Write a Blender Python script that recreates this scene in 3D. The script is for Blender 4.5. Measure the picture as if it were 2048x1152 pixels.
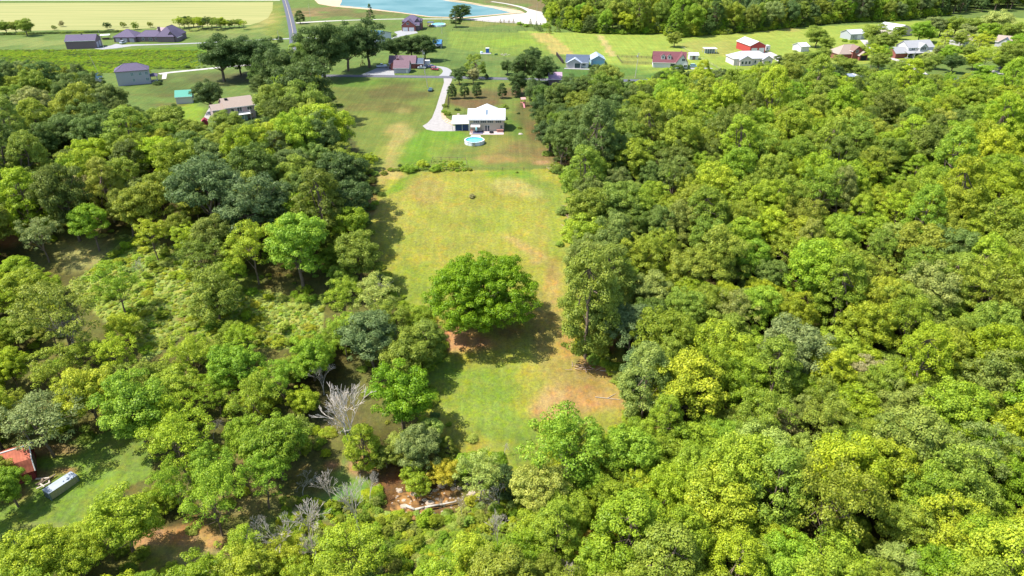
import bpy, math, random
import numpy as np
from mathutils import Vector, Matrix
R = math.radians
S = bpy.context.scene
for o in list(bpy.data.objects): bpy.data.objects.remove(o)
C = S.collection
random.seed(7); rng = np.random.default_rng(11)

# ------------------------------------------------------------------ camera, light, exposure
CAM_H, PITCH, F = 75.0, 29.0, 1365.0          # focal length in pixels of a 2048 px wide frame
cam_d = bpy.data.cameras.new('camera'); cam = bpy.data.objects.new('camera', cam_d); C.objects.link(cam)
cam.location = (0, 0, CAM_H); cam.rotation_euler = (R(90 - PITCH), 0, 0)
cam_d.sensor_width = 36; cam_d.lens = F / 2048 * 36; cam_d.clip_start = 1; cam_d.clip_end = 12000
S.camera = cam
W = bpy.data.worlds.new('World'); S.world = W; W.use_nodes = True
nt = W.node_tree; nt.nodes.clear()
sky = nt.nodes.new('ShaderNodeTexSky'); sky.sky_type = 'NISHITA'; sky.sun_disc = False
SUN_EL = 60.0
SHD = Vector((1.0, 0.06, 0)).normalized()     # horizontal direction in which shadows fall
to_sun = Vector((-SHD.x, -SHD.y, math.tan(R(SUN_EL)))).normalized()
sky.sun_elevation = R(SUN_EL); sky.sun_rotation = math.atan2(to_sun.x, to_sun.y)
bg = nt.nodes.new('ShaderNodeBackground'); bg.inputs['Strength'].default_value = 0.15
ow = nt.nodes.new('ShaderNodeOutputWorld')
nt.links.new(sky.outputs[0], bg.inputs[0]); nt.links.new(bg.outputs[0], ow.inputs[0])
sd = bpy.data.lights.new('sun', 'SUN'); sd.energy = 4.7; sd.angle = R(0.53); sd.color = (1.0, 0.95, 0.86)
so = bpy.data.objects.new('sun', sd); C.objects.link(so); so.rotation_euler = to_sun.to_track_quat('Z', 'Y').to_euler()
so.location = (0, 0, 200)
S.cycles.max_bounces = 12; S.cycles.diffuse_bounces = 7; S.cycles.transmission_bounces = 8
S.view_settings.view_transform = 'Standard'; S.view_settings.look = 'None'
S.view_settings.exposure = 0.95; S.view_settings.gamma = 1.0; S.view_settings.use_curve_mapping = False

# ------------------------------------------------------------------ terrain and measuring helpers
cp, sp = math.cos(R(PITCH)), math.sin(R(PITCH))
def sstep(a, b, t):
    t = np.clip((t - a) / (b - a), 0, 1); return t * t * (3 - 2 * t)
CREEK = [None]
def ground(x, y):
    x = np.asarray(x, float); y = np.asarray(y, float)
    k = 1 - sstep(120, 222, y)
    z = -20 * (1 - sstep(80, 222, y))
    z = z + k * (0.7 * np.sin(x * .045 + 1.3) * np.sin(y * .06) + .35 * np.sin(x * .11 + y * .09))
    z = z + k * 2.2 * sstep(35, 90, np.abs(x))
    if CREEK[0] is not None:
        cx, cy = CREEK[0]
        z = z - 1.7 * np.exp(-(((x - cx) / 9.5) ** 2 + ((y - cy) / 7.5) ** 2))
    return z
def gz(x, y): return float(ground(x, y))
def ray(px, py):
    u = (px - 1024) / F; v = (py - 576) / F
    return Vector((u, cp - v * sp, -sp - v * cp))
def G(px, py, h=0.0):
    """point on the ground (raised by h) that shows at this pixel of the photograph"""
    d = ray(px, py); t = (CAM_H - h) / -d.z
    for i in range(60):
        x, y = d.x * t, d.y * t
        t2 = (CAM_H - h - gz(x, y)) / -d.z
        if abs(t2 - t) < 1e-4: break
        t = .5 * t + .5 * t2
    return Vector((d.x * t, d.y * t, gz(d.x * t, d.y * t)))
def proj(x, y, z):
    zc = y * cp - (z - CAM_H) * sp
    yc = y * sp + (z - CAM_H) * cp
    return 1024 + F * x / zc, 576 - F * yc / zc, zc
CREEK[0] = tuple(G(848, 985)[:2])
def inpoly(px, py, poly):
    px = np.asarray(px, float); py = np.asarray(py, float); r = np.zeros(px.shape, bool)
    n = len(poly)
    for i in range(n):
        x1, y1 = poly[i]; x2, y2 = poly[(i + 1) % n]
        if y1 == y2: continue
        c = ((y1 > py) != (y2 > py)) & (px < (x2 - x1) * (py - y1) / (y2 - y1) + x1)
        r ^= c
    return r

# ------------------------------------------------------------------ materials
MATS = {}
def mat(name, col, rough=.8, metal=0, noise=0, nscale=2.0, spec=.3, bump=0, lines=None, emit=None):
    if name in MATS: return MATS[name]
    m = bpy.data.materials.new(name); m.use_nodes = True; t = m.node_tree; b = t.nodes['Principled BSDF']
    b.inputs['Base Color'].default_value = (*col, 1); b.inputs['Roughness'].default_value = rough
    b.inputs['Metallic'].default_value = metal; b.inputs['Specular IOR Level'].default_value = spec
    if noise or lines:
        tc = t.nodes.new('ShaderNodeTexCoord')
        no = t.nodes.new('ShaderNodeTexNoise'); no.inputs['Scale'].default_value = nscale; no.inputs['Detail'].default_value = 6
        t.links.new(tc.outputs['Object'], no.inputs['Vector'])
        hs = t.nodes.new('ShaderNodeMapRange'); hs.inputs[3].default_value = 1 - noise * 1.6; hs.inputs[4].default_value = 1 + noise * 1.6
        t.links.new(no.outputs[0], hs.inputs[0])
        mx = t.nodes.new('ShaderNodeVectorMath'); mx.operation = 'SCALE'; mx.inputs[0].default_value = col
        t.links.new(hs.outputs[0], mx.inputs[3]); last = mx.outputs[0]
        if lines:
            axis, per, depth = lines
            wv = t.nodes.new('ShaderNodeTexWave'); wv.bands_direction = axis; wv.inputs['Scale'].default_value = 1 / per * .5 / math.pi * 2 * math.pi * .1 * 10 / 10 if False else .314 / per
            wv.wave_profile = 'SAW'
            t.links.new(tc.outputs['Object'], wv.inputs['Vector'])
            m2 = t.nodes.new('ShaderNodeMapRange'); m2.inputs[3].default_value = 1 - depth; m2.inputs[4].default_value = 1
            t.links.new(wv.outputs['Fac'], m2.inputs[0])
            v2 = t.nodes.new('ShaderNodeVectorMath'); v2.operation = 'SCALE'; t.links.new(last, v2.inputs[0]); t.links.new(m2.outputs[0], v2.inputs[3]); last = v2.outputs[0]
        t.links.new(last, b.inputs['Base Color'])
        if bump:
            bp = t.nodes.new('ShaderNodeBump'); bp.inputs['Strength'].default_value = bump; bp.inputs['Distance'].default_value = .1
            t.links.new(no.outputs[0], bp.inputs['Height']); t.links.new(bp.outputs[0], b.inputs['Normal'])
    MATS[name] = m; return m

def leaf_mat(name, trans=.38):
    m = bpy.data.materials.new(name); m.use_nodes = True; t = m.node_tree; t.nodes.clear()
    at = t.nodes.new('ShaderNodeAttribute'); at.attribute_type = 'INSTANCER'; at.attribute_name = 'tint'
    va = t.nodes.new('ShaderNodeAttribute'); va.attribute_type = 'GEOMETRY'; va.attribute_name = 'var'
    sc = t.nodes.new('ShaderNodeVectorMath'); sc.operation = 'SCALE'
    t.links.new(at.outputs['Vector'], sc.inputs[0]); 
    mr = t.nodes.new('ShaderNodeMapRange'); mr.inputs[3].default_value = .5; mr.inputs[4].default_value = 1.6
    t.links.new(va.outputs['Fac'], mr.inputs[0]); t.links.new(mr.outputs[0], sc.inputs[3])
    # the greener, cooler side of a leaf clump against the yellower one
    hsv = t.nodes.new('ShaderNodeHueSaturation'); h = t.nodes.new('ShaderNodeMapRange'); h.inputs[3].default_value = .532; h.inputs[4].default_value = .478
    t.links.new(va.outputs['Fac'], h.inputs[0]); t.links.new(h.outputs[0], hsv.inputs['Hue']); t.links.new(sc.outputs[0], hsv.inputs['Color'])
    df = t.nodes.new('ShaderNodeBsdfDiffuse'); tr = t.nodes.new('ShaderNodeBsdfTranslucent'); gl = t.nodes.new('ShaderNodeBsdfGlossy')
    gl.inputs['Roughness'].default_value = .45; gl.inputs['Color'].default_value = (.8, .85, .8, 1)
    m1 = t.nodes.new('ShaderNodeMixShader'); m1.inputs[0].default_value = trans
    m2 = t.nodes.new('ShaderNodeMixShader'); m2.inputs[0].default_value = .012
    t.links.new(hsv.outputs[0], df.inputs[0]); t.links.new(hsv.outputs[0], tr.inputs[0])
    t.links.new(df.outputs[0], m1.inputs[1]); t.links.new(tr.outputs[0], m1.inputs[2])
    t.links.new(m1.outputs[0], m2.inputs[1]); t.links.new(gl.outputs[0], m2.inputs[2])
    o = t.nodes.new('ShaderNodeOutputMaterial'); t.links.new(m2.outputs[0], o.inputs[0])
    return m
M_LEAF = leaf_mat('foliage')
M_BARK = mat('bark', (.16, .12, .085), .9, noise=.25, nscale=3)
M_DEAD = mat('bleached_wood', (.43, .38, .32), .9, noise=.2, nscale=2)

# ------------------------------------------------------------------ mesh helpers
class MB:
    def __init__(s): s.v = []; s.f = []; s.m = []
    def add(s, vs, fs, mi=0):
        n = len(s.v); s.v += [tuple(v) for v in vs]; s.f += [tuple(i + n for i in f) for f in fs]; s.m += [mi] * len(fs); return s
    def box(s, x0, x1, y0, y1, z0, z1, mi=0):
        return s.add([(x0,y0,z0),(x1,y0,z0),(x1,y1,z0),(x0,y1,z0),(x0,y0,z1),(x1,y0,z1),(x1,y1,z1),(x0,y1,z1)],
                     [(3,2,1,0),(4,5,6,7),(0,1,5,4),(1,2,6,5),(2,3,7,6),(3,0,4,7)], mi)
    def prism(s, prof, a0, a1, axis='x', mi=0):
        """profile (u, z), counter-clockwise, extruded along axis"""
        n = len(prof)
        if axis == 'x': vs = [(a0, u, z) for u, z in prof] + [(a1, u, z) for u, z in prof]
        else: vs = [(u, a0, z) for u, z in prof] + [(u, a1, z) for u, z in prof]
        fs = [(i, (i+1) % n, n + (i+1) % n, n + i) for i in range(n)] + [tuple(range(n))[::-1], tuple(range(n, 2*n))]
        return s.add(vs, fs, mi)
    def tube(s, a, b, r0, r1=None, n=6, mi=0, cap=True):
        a = Vector(a); b = Vector(b); r1 = r0 if r1 is None else r1; d = (b - a)
        if d.length < 1e-6: return s
        q = d.to_track_quat('Z', 'Y'); vs = []
        for p, r in ((a, r0), (b, r1)):
            for i in range(n):
                t = 2 * math.pi * i / n; vs.append(p + q @ Vector((math.cos(t) * r, math.sin(t) * r, 0)))
        fs = [(i, (i+1) % n, n + (i+1) % n, n + i) for i in range(n)]
        if cap: fs += [tuple(range(n))[::-1], tuple(range(n, 2*n))]
        return s.add(vs, fs, mi)
    def disc(s, cx, cy, z, r, n=24, ry=None, mi=0):
        ry = ry or r
        return s.add([(cx + math.cos(2*math.pi*i/n)*r, cy + math.sin(2*math.pi*i/n)*ry, z) for i in range(n)], [tuple(range(n))], mi)
    def ring(s, cx, cy, r, t, z0, z1, n=32, mi=0):
        for i in range(n):
            a, b = 2*math.pi*i/n, 2*math.pi*(i+1)/n
            P = lambda g, rr, z: (cx + math.cos(g)*rr, cy + math.sin(g)*rr, z)
            vs = [P(a,r,z0),P(b,r,z0),P(b,r,z1),P(a,r,z1),P(a,r-t,z0),P(b,r-t,z0),P(b,r-t,z1),P(a,r-t,z1)]
            s.add(vs, [(0,1,2,3),(5,4,7,6),(3,2,6,7)], mi)
        return s
    def build(s, name, m, parent=None, smooth=False):
        me = bpy.data.meshes.new(name); me.from_pydata(s.v, [], s.f)
        for k in (m if isinstance(m, (list, tuple)) else [m]): me.materials.append(k)
        me.polygons.foreach_set('material_index', s.m)
        if smooth: me.polygons.foreach_set('use_smooth', [True] * len(s.f))
        me.update(); o = bpy.data.objects.new(name, me); C.objects.link(o)
        if parent is not None: o.parent = parent
        return o
def tag(o, label, cat=None, group=None, kind=None):
    if label: o['label'] = label
    if cat: o['category'] = cat
    if group: o['group'] = group
    if kind: o['kind'] = kind
    return o
def thing(name, label, cat, loc, rz=0, group=None):
    o = bpy.data.objects.new(name, None); C.objects.link(o); o.location = loc; o.rotation_euler = (0, 0, rz)
    o.empty_display_size = .5; return tag(o, label, cat, group)
def copy_tree(o, parent=None):
    c = o.copy(); C.objects.link(c)
    if parent is not None: c.parent = parent
    for ch in [k for k in bpy.data.objects if k.parent == o]: copy_tree(ch, c)
    return c

# ------------------------------------------------------------------ ground
def rows():
    ys = list(np.linspace(-500, 40, 28)); y = 42
    while y < 800: ys.append(y); y += .75 + .0042 * max(0, y - 80)
    while y < 9000: ys.append(y); y *= 1.09
    return np.array(ys)
ys = rows(); us = np.concatenate([-np.geomspace(14, 1.15, 18), np.linspace(-1.1, 1.1, 420), np.geomspace(1.15, 14, 18)])
Y, U = np.meshgrid(ys, us, indexing='ij'); Wd = 60 + .72 * np.clip(Y, 0, None); X = U * Wd
Z = ground(X, Y)
PX, PY, ZC = proj(X, Y, Z)
def srgb(r, g, b): return np.array([((c/255+.055)/1.055)**2.4 if c > 10 else c/255/12.92 for c in (r, g, b)])
K = .462                                        # picture value of a sunlit horizontal surface to its albedo
col = np.zeros(X.shape + (3,)); col[:] = srgb(96, 104, 56) * K
def paint(mask, c, a=1.0):
    m = (mask * a)[..., None]; col[:] = col * (1 - m) + (srgb(*c) * K) * m
def blob(px, py, rx, ry, c, a=.8, rot=0, soft=1.0):
    ca, sa = math.cos(R(rot)), math.sin(R(rot)); dx, dy = PX - px, PY - py
    u = (dx * ca + dy * sa) / rx; v = (-dx * sa + dy * ca) / ry
    d = np.sqrt(u*u + v*v) + WN * .35
    paint(np.clip((1.25 - d) / (.6 * soft), 0, 1) * (ZC > 5), c, a)
def wn(sc, seed):
    r = np.random.default_rng(seed); o = np.zeros(X.shape)
    for k in range(9):
        a = r.uniform(0, 6.28); f = sc * r.uniform(.6, 2.4); o += np.sin((X*math.cos(a) + Y*math.sin(a)) * f + r.uniform(0, 6.28)) / 3.2
    return o
WN = wn(.22, 3); WN2 = wn(.06, 5)
def poly(pl, c, a=1.0, edge=5):
    pl2 = pl
    m = inpoly(PX + WN * edge, PY + WN2 * edge * .4, pl2) & (ZC > 5)
    paint(m.astype(float), c, a)
# forest floor
front = (Y < 235)
paint((front & (np.abs(X) < 400)).astype(float), (92, 86, 44))
MEADOW = [(742,345),(758,362),(728,420),(728,470),(755,520),(780,590),(845,620),(880,650),(890,700),(840,750),(840,880),(900,900),(960,960),(1010,985),(1075,990),(1130,950),(1300,930),(1330,830),(1250,770),(1250,650),(1200,560),(1180,480),(1150,440),(1150,380),(1130,345),(1110,338)]
UPLAWN = [(560,150),(640,200),(690,262),(735,325),(742,348),(1112,340),(1100,290),(1075,240),(1060,200),(1085,150)]
poly(MEADOW, (170,173,70), edge=3)
poly(UPLAWN, (128,146,66), edge=3)
# upper country, beyond the woods
UP = [(-600,-400),(2700,-400),(2700,170),(1500,175),(1050,165),(640,155),(610,150),(560,240),(400,270),(250,240),(-600,120)]
poly(UP, (120,146,70), edge=3)
paint(((Y > 700)).astype(float), (150,150,80), .6)
paint((front & (PX < 1080) & (PY > 420) & (np.abs(X) < 300)).astype(float) * np.clip(.75 + .5*WN, 0, 1), (128,130,66), .8)
poly(MEADOW, (170,173,70), edge=3)
# right lawns, bright
poly([(1040,62),(1350,70),(1600,55),(1990,35),(2100,35),(2100,120),(1600,130),(1430,150),(1230,150),(1180,115),(1040,100)], (168,190,78), .9, 2)
poly([(1055,66),(1100,66),(1150,108),(1108,110),(1085,95)], (200,184,104), .85, 2)
poly([(1192,70),(1204,70),(1234,112),(1220,114)], (206,192,120), .9, 1)
poly([(895,62),(1060,66),(1105,105),(1080,125),(900,95)], (140,165,66), .8, 2)
blob(1020,84,55,8,(150,182,60),.7); blob(960,48,90,5,(150,152,80),.7)
poly([(1240,112),(1300,112),(1300,130),(1245,130)], (158,168,80), .9, 1)
blob(1420,95,70,16,(176,176,92),.7); blob(1500,70,120,10,(176,190,84),.7); blob(1560,60,30,4,(190,180,104),.6)
blob(1150,150,80,12,(90,130,60),.8); blob(1250,145,60,12,(92,134,58),.8); blob(1450,135,60,6,(150,178,64),.7)
blob(900,125,90,10,(100,130,62),.7); blob(1040,118,50,8,(104,132,66),.7); blob(985,118,60,5,(128,140,80),.5)
# left fields
blob(60,85,120,8,(150,165,88),.8); blob(420,62,110,8,(150,166,84),.8); blob(460,72,80,5,(140,150,86),.6)
poly([(-300,104),(200,100),(420,90),(420,112),(380,138),(240,140),(-300,140)], (112,150,36), .95, 3)
for a in ((60,112,90,5,(150,180,40)),(200,112,90,4,(84,126,34)),(340,104,70,4,(84,128,40)),(120,122,90,4,(134,170,36)),(300,120,90,5,(96,138,34)),(200,132,60,5,(72,110,44)),(380,124,50,4,(90,120,56)),(20,104,70,3,(140,170,60))):
    blob(*a, .8)
blob(440,158,110,14,(108,112,66),.8); blob(340,175,60,20,(100,118,58),.8); blob(350,228,40,8,(122,122,62),.7); blob(380,225,26,22,(150,182,56),.9); blob(330,210,40,4,(124,112,64),.6); blob(300,190,50,5,(112,112,60),.6)
blob(500,150,60,8,(96,92,62),.7); blob(560,250,60,14,(150,160,66),.8)
blob(548,40,18,40,(150,160,70),.8); blob(530,38,24,14,(196,184,108),.6); blob(555,70,16,16,(124,146,60),.7)
blob(650,20,60,6,(150,128,88),.8); blob(620,28,40,6,(190,152,110),.8); blob(700,28,90,6,(124,122,72),.9); blob(640,48,60,6,(130,140,76),.6); blob(740,48,50,5,(126,138,74),.6)
blob(1120,12,80,14,(150,130,96),.8); blob(1030,3,70,5,(140,130,88),.8); blob(700,0,50,6,(206,164,118),.8)
# upper lawn of the pool house
blob(730,165,80,8,(102,140,52),.8); blob(700,195,60,16,(112,118,62),.7); blob(800,185,60,20,(112,108,62),.8,10); blob(760,215,90,10,(124,118,66),.7); blob(720,240,60,14,(150,158,74),.6)
blob(790,290,26,50,(196,180,104),.75,16); blob(815,270,20,16,(196,184,110),.6); blob(760,310,14,34,(150,168,64),.6,20)
blob(850,290,55,26,(122,166,48),.85,-20); blob(910,270,22,16,(118,164,46),.8); blob(830,320,40,14,(118,160,44),.8); blob(880,300,24,20,(150,164,70),.5)
blob(990,295,60,18,(150,152,74),.8); blob(1030,250,14,22,(104,140,52),.7,-10); blob(1080,265,26,24,(120,100,64),.8,40); blob(1085,310,30,22,(156,128,82),.7); blob(1060,305,60,20,(140,124,76),.8); blob(1020,318,60,8,(176,152,88),.7); blob(1000,280,20,20,(150,150,74),.6)
blob(985,190,80,10,(120,104,70),.75); blob(960,207,70,8,(126,98,72),.8); blob(1030,185,40,12,(126,106,76),.7); blob(1050,225,24,14,(108,100,60),.7); blob(925,235,30,8,(92,120,60),.6); blob(1085,325,20,5,(196,160,108),.8); blob(1090,278,14,6,(190,144,90),.7)
blob(862,330,60,6,(122,150,60),.7); blob(905,325,40,8,(140,172,60),.7)
# meadow
for a in ((820,355,16,14,(112,158,40),.9,20),(800,372,40,10,(118,160,44),.8,-30),(775,350,30,8,(206,186,112),.8,0),(850,385,40,34,(184,164,92),.6,0),(790,420,40,34,(184,178,84),.5,0),
          (1020,350,60,8,(126,168,50),.8,0),(1080,370,34,26,(130,156,66),.75,0),(1035,378,50,16,(196,184,108),.6,10),(1110,400,20,40,(142,164,66),.6,0),(940,420,90,14,(172,172,80),.5,0),
          (1060,500,46,9,(206,172,104),.85,28),(1030,480,30,7,(198,176,98),.8,24),(1075,520,18,14,(200,172,106),.6,0),(870,470,80,34,(168,174,76),.5,0),(1000,440,60,26,(152,172,66),.5,0),
          (820,560,50,60,(136,164,56),.6,0),(1110,470,26,50,(146,170,62),.6,0),(1100,570,22,50,(190,156,92),.75,4),(1080,590,14,30,(172,164,84),.6,0),(1090,660,24,80,(164,152,78),.7,0),
          (965,685,70,24,(204,150,100),.85,6),(905,680,26,16,(208,156,108),.8,10),(1010,665,40,20,(150,110,74),.7,0),(1060,620,26,26,(164,146,80),.6,0),
          (940,790,90,60,(136,168,60),.7,0),(890,740,40,20,(136,166,60),.6,0),(1000,760,60,60,(132,164,58),.6,0),(980,860,80,40,(128,162,60),.7,0),(1050,920,40,40,(128,160,60),.7,0),
          (1120,730,56,60,(176,162,84),.8,0),(1160,790,80,50,(190,164,92),.7,0),(1240,790,50,50,(190,162,92),.7,0),(1100,620,24,90,(180,164,86),.7,0),(1080,470,40,50,(172,170,80),.5,0),(1110,810,46,24,(208,172,112),.7,-6),(1100,790,26,20,(208,176,114),.5,0),(1180,760,46,30,(172,152,82),.7,0),(1200,735,34,12,(206,152,100),.8,20),(1240,745,16,24,(210,152,98),.8,0),(1190,800,50,24,(196,154,92),.75,10),(1240,800,34,22,(202,160,96),.6,0),(1250,850,50,20,(146,156,66),.8,0),(1180,840,40,12,(160,160,72),.7,0),
          (1205,690,30,20,(200,140,100),.8,0),(1135,690,14,30,(190,150,86),.6,0),(1150,415,10,30,(196,146,104),.7,0),(1120,330,18,6,(206,168,120),.9,0),(765,355,10,20,(190,170,96),.5,0),(740,400,14,30,(164,130,84),.7,0)):
    blob(*a)
blob(590,1010,90,60,(170,172,100),.8); blob(560,1060,70,30,(150,150,86),.7); blob(690,830,60,40,(120,112,72),.6)
# wild meadow and clearings of the left wood
WILD = [(130,580),(225,500),(290,470),(360,500),(430,560),(560,590),(650,600),(640,660),(560,700),(450,690),(380,660),(300,720),(240,660),(180,620)]
poly(WILD, (176,194,92), .95, 8)
for a in ((330,590,60,30,(176,194,96),.8),(520,640,70,20,(164,184,84),.8),(560,660,30,20,(198,196,120),.7),(260,520,30,40,(140,172,66),.8),(140,500,60,34,(188,186,108),.9),(70,470,40,20,(176,170,90),.7),(15,465,30,22,(196,140,84),.9),(375,640,22,10,(164,120,70),.7),
          (230,600,60,30,(150,172,70),.7),(440,560,60,20,(150,176,70),.8)):
    blob(*a)
LAWN = [(-200,1000),(20,985),(60,930),(110,895),(200,865),(275,862),(300,900),(310,950),(240,985),(190,1030),(110,1075),(60,1110),(-200,1180)]
poly(LAWN, (128,156,62), 1, 6)
for a in ((170,960,60,30,(136,166,60),.8),(80,1060,50,16,(172,170,94),.5),(240,900,36,30,(130,150,66),.6),(60,950,60,14,(168,134,88),.8),(110,900,60,14,(168,134,90),.8),(20,985,50,26,(150,120,78),.7),(130,940,30,8,(180,140,96),.7),
          (340,1085,90,20,(204,160,104),.95),(400,1080,50,20,(196,158,96),.8),(300,1120,60,20,(146,156,72),.8),(420,1120,60,20,(190,180,110),.7),(690,960,36,50,(132,164,72),.9),(660,930,26,14,(190,146,100),.8),(720,925,20,30,(196,150,104),.8,60),(640,1010,60,34,(118,164,76),.8),(600,940,60,26,(166,156,90),.7),
          (480,1010,70,24,(172,158,96),.7),(500,970,80,20,(150,138,84),.7),(340,760,60,20,(186,164,108),.8),(470,780,60,24,(170,150,94),.7),(530,900,80,24,(170,154,92),.6),(380,800,60,16,(176,158,98),.6),(560,1050,90,30,(124,150,64),.7),(760,1080,120,40,(110,140,56),.7),(780,1110,60,24,(176,170,100),.6),
          (845,985,64,38,(140,104,62),1.0),(900,995,30,30,(150,112,70),.8),(690,1010,40,40,(120,170,70),.7)):
    blob(*a)
me = bpy.data.meshes.new('ground'); ny, nx = X.shape
vs = np.stack([X, Y, Z], -1).reshape(-1, 3)
idx = np.arange(ny * nx).reshape(ny, nx)
fs = np.stack([idx[:-1, :-1], idx[:-1, 1:], idx[1:, 1:], idx[1:, :-1]], -1).reshape(-1, 4)
me.vertices.add(len(vs)); me.vertices.foreach_set('co', vs.ravel()); me.loops.add(fs.size); me.loops.foreach_set('vertex_index', fs.ravel())
me.polygons.add(len(fs)); me.polygons.foreach_set('loop_start', np.arange(len(fs)) * 4); me.polygons.foreach_set('loop_total', np.full(len(fs), 4))
me.polygons.foreach_set('use_smooth', np.ones(len(fs), bool))
me.update(calc_edges=True)
ca = me.color_attributes.new('soil', 'FLOAT_COLOR', 'POINT'); ca.data.foreach_set('color', np.concatenate([col, np.ones(X.shape + (1,))], -1).ravel())
gm = bpy.data.materials.new('grass_ground'); gm.use_nodes = True; t = gm.node_tree; b = t.nodes['Principled BSDF']
b.inputs['Roughness'].default_value = .95; b.inputs['Specular IOR Level'].default_value = .1
at = t.nodes.new('ShaderNodeAttribute'); at.attribute_name = 'soil'
geo = t.nodes.new('ShaderNodeNewGeometry')
def noise(sc, det=8, rough=.6, vec=None, dist=0):
    n = t.nodes.new('ShaderNodeTexNoise'); n.inputs['Scale'].default_value = sc; n.inputs['Detail'].default_value = det; n.inputs['Roughness'].default_value = rough
    n.inputs['Distortion'].default_value = dist
    t.links.new(vec or geo.outputs['Position'], n.inputs['Vector']); return n.outputs[0]
def mapr(src, a, b2, lo=.3, hi=.7):
    m = t.nodes.new('ShaderNodeMapRange'); m.inputs[1].default_value = lo; m.inputs[2].default_value = hi; m.inputs[3].default_value = a; m.inputs[4].default_value = b2
    t.links.new(src, m.inputs[0]); return m.outputs[0]
def mul(a, b2):
    m = t.nodes.new('ShaderNodeMath'); m.operation = 'MULTIPLY'; t.links.new(a, m.inputs[0]); t.links.new(b2, m.inputs[1]); return m.outputs[0]
mp = t.nodes.new('ShaderNodeMapping'); mp.inputs['Rotation'].default_value = (0, 0, R(14)); mp.inputs['Scale'].default_value = (1, .03, 1); t.links.new(geo.outputs['Position'], mp.inputs[0])
fac = mul(mapr(noise(1.6, 8, .75), .62, 1.38), mapr(noise(.12, 5), .86, 1.14)); fac = mul(fac, mapr(noise(6, 4, .8), .78, 1.22))
fac = mul(fac, mapr(noise(.75, 4, .6, mp.outputs[0]), .86, 1.14))
vm = t.nodes.new('ShaderNodeVectorMath'); vm.operation = 'SCALE'; t.links.new(at.outputs['Color'], vm.inputs[0]); t.links.new(fac, vm.inputs[3])
dry = t.nodes.new('ShaderNodeMix'); dry.data_type = 'RGBA'; dry.blend_type = 'MULTIPLY'; dry.inputs[7].default_value = (1.30, 1.04, .98, 1)
t.links.new(mapr(noise(.22, 9, .72, None, .6), 0, 1, .48, .66), dry.inputs[0]); t.links.new(vm.outputs[0], dry.inputs[6])
hs = t.nodes.new('ShaderNodeHueSaturation'); t.links.new(dry.outputs[2], hs.inputs['Color']); t.links.new(mapr(noise(.35, 6, .7), .515, .483), hs.inputs['Hue']); t.links.new(mapr(noise(.8, 6, .7), .88, 1.08), hs.inputs['Saturation'])
t.links.new(hs.outputs[0], b.inputs['Base Color'])
bp = t.nodes.new('ShaderNodeBump'); bp.inputs['Strength'].default_value = .5; bp.inputs['Distance'].default_value = .25; t.links.new(noise(3.0, 6, .7), bp.inputs['Height']); t.links.new(bp.outputs[0], b.inputs['Normal'])
me.materials.append(gm)
go = bpy.data.objects.new('ground', me); C.objects.link(go); tag(go, 'grassy ground with mown meadow, lawns, worn tan patches and leafy forest floor', kind='structure')

# ------------------------------------------------------------------ roads, drives, water, crop field
M_ASPH = mat('asphalt', (.085, .09, .115), .9, noise=.12, nscale=.4)
M_GRAV = mat('gravel', (.30, .28, .265), .95, noise=.2, nscale=.8, bump=.4)
M_GRAVW = mat('white_gravel', (.40, .37, .34), .95, noise=.14, nscale=.5)
M_CONC = mat('concrete', (.27, .27, .275), .9, noise=.1, nscale=.6)
M_SAND = mat('sandy_bank', (.44, .31, .21), .95, noise=.2, nscale=.3)
def sheet(name, pts, m, lift, label, kind='structure', thick=.0):
    P = [G(*p) for p in pts]; b = MB(); n = len(P)
    b.v = [(p.x, p.y, p.z + lift) for p in P]; b.f = [tuple(range(n))]; b.m = [0]
    o = b.build(name, m); o.data.validate()
    import bmesh as _bm
    bm = _bm.new(); bm.from_mesh(o.data); _bm.ops.triangulate(bm, faces=bm.faces)
    _bm.ops.recalc_face_normals(bm, faces=bm.faces)
    for f in bm.faces:
        if f.normal.z < 0: f.normal_flip()
    bm.to_mesh(o.data); bm.free()
    return tag(o, label, kind=kind)
def strip(name, pts, w, m, lift, label, sub=6, kind='structure', wpx=False):
    P = [G(*p[:2]) for p in pts]; ws = [p[2] if len(p) > 2 else w for p in pts]
    Q = []; WW = []
    n = len(P)
    for i in range(n - 1):
        p0, p1, p2, p3 = P[max(i-1,0)], P[i], P[i+1], P[min(i+2,n-1)]
        for k in range(sub):
            s = k / sub
            Q.append(.5 * ((2*p1) + (p2-p0)*s + (2*p0-5*p1+4*p2-p3)*s*s + (3*p1-p0-3*p2+p3)*s**3)); WW.append(ws[i]*(1-s)+ws[i+1]*s)
    Q.append(P[-1]); WW.append(ws[-1]); b = MB()
    for i, q in enumerate(Q):
        d = (Q[min(i+1, len(Q)-1)] - Q[max(i-1, 0)]); d.z = 0; d.normalize(); nrm = Vector((-d.y, d.x, 0)) * WW[i] / 2
        for s in (-1, 1):
            p = q - nrm * s; b.v.append((p.x, p.y, gz(p.x, p.y) + lift))
        if i: b.f.append((2*i-2, 2*i, 2*i+1, 2*i-1)[::-1]); b.m.append(0)
    o = b.build(name, m)
    me = o.data
    if me.polygons[0].normal.z < 0: me.flip_normals()
    return tag(o, label, kind=kind)
M_CROP = mat('ripe_crop', (.60, .54, .21), .95, noise=.10, nscale=.05)
mm = M_CROP.node_tree; tc = mm.nodes.new('ShaderNodeTexCoord'); wv = mm.nodes.new('ShaderNodeTexNoise'); mpp = mm.nodes.new('ShaderNodeMapping'); mpp.inputs['Scale'].default_value = (.008, .35, 1); mpp.inputs['Rotation'].default_value = (0, 0, R(-4))
mm.links.new(tc.outputs['Object'], mpp.inputs[0]); mm.links.new(mpp.outputs[0], wv.inputs[0]); wv.inputs['Scale'].default_value = 1; wv.inputs['Detail'].default_value = 6
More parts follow.
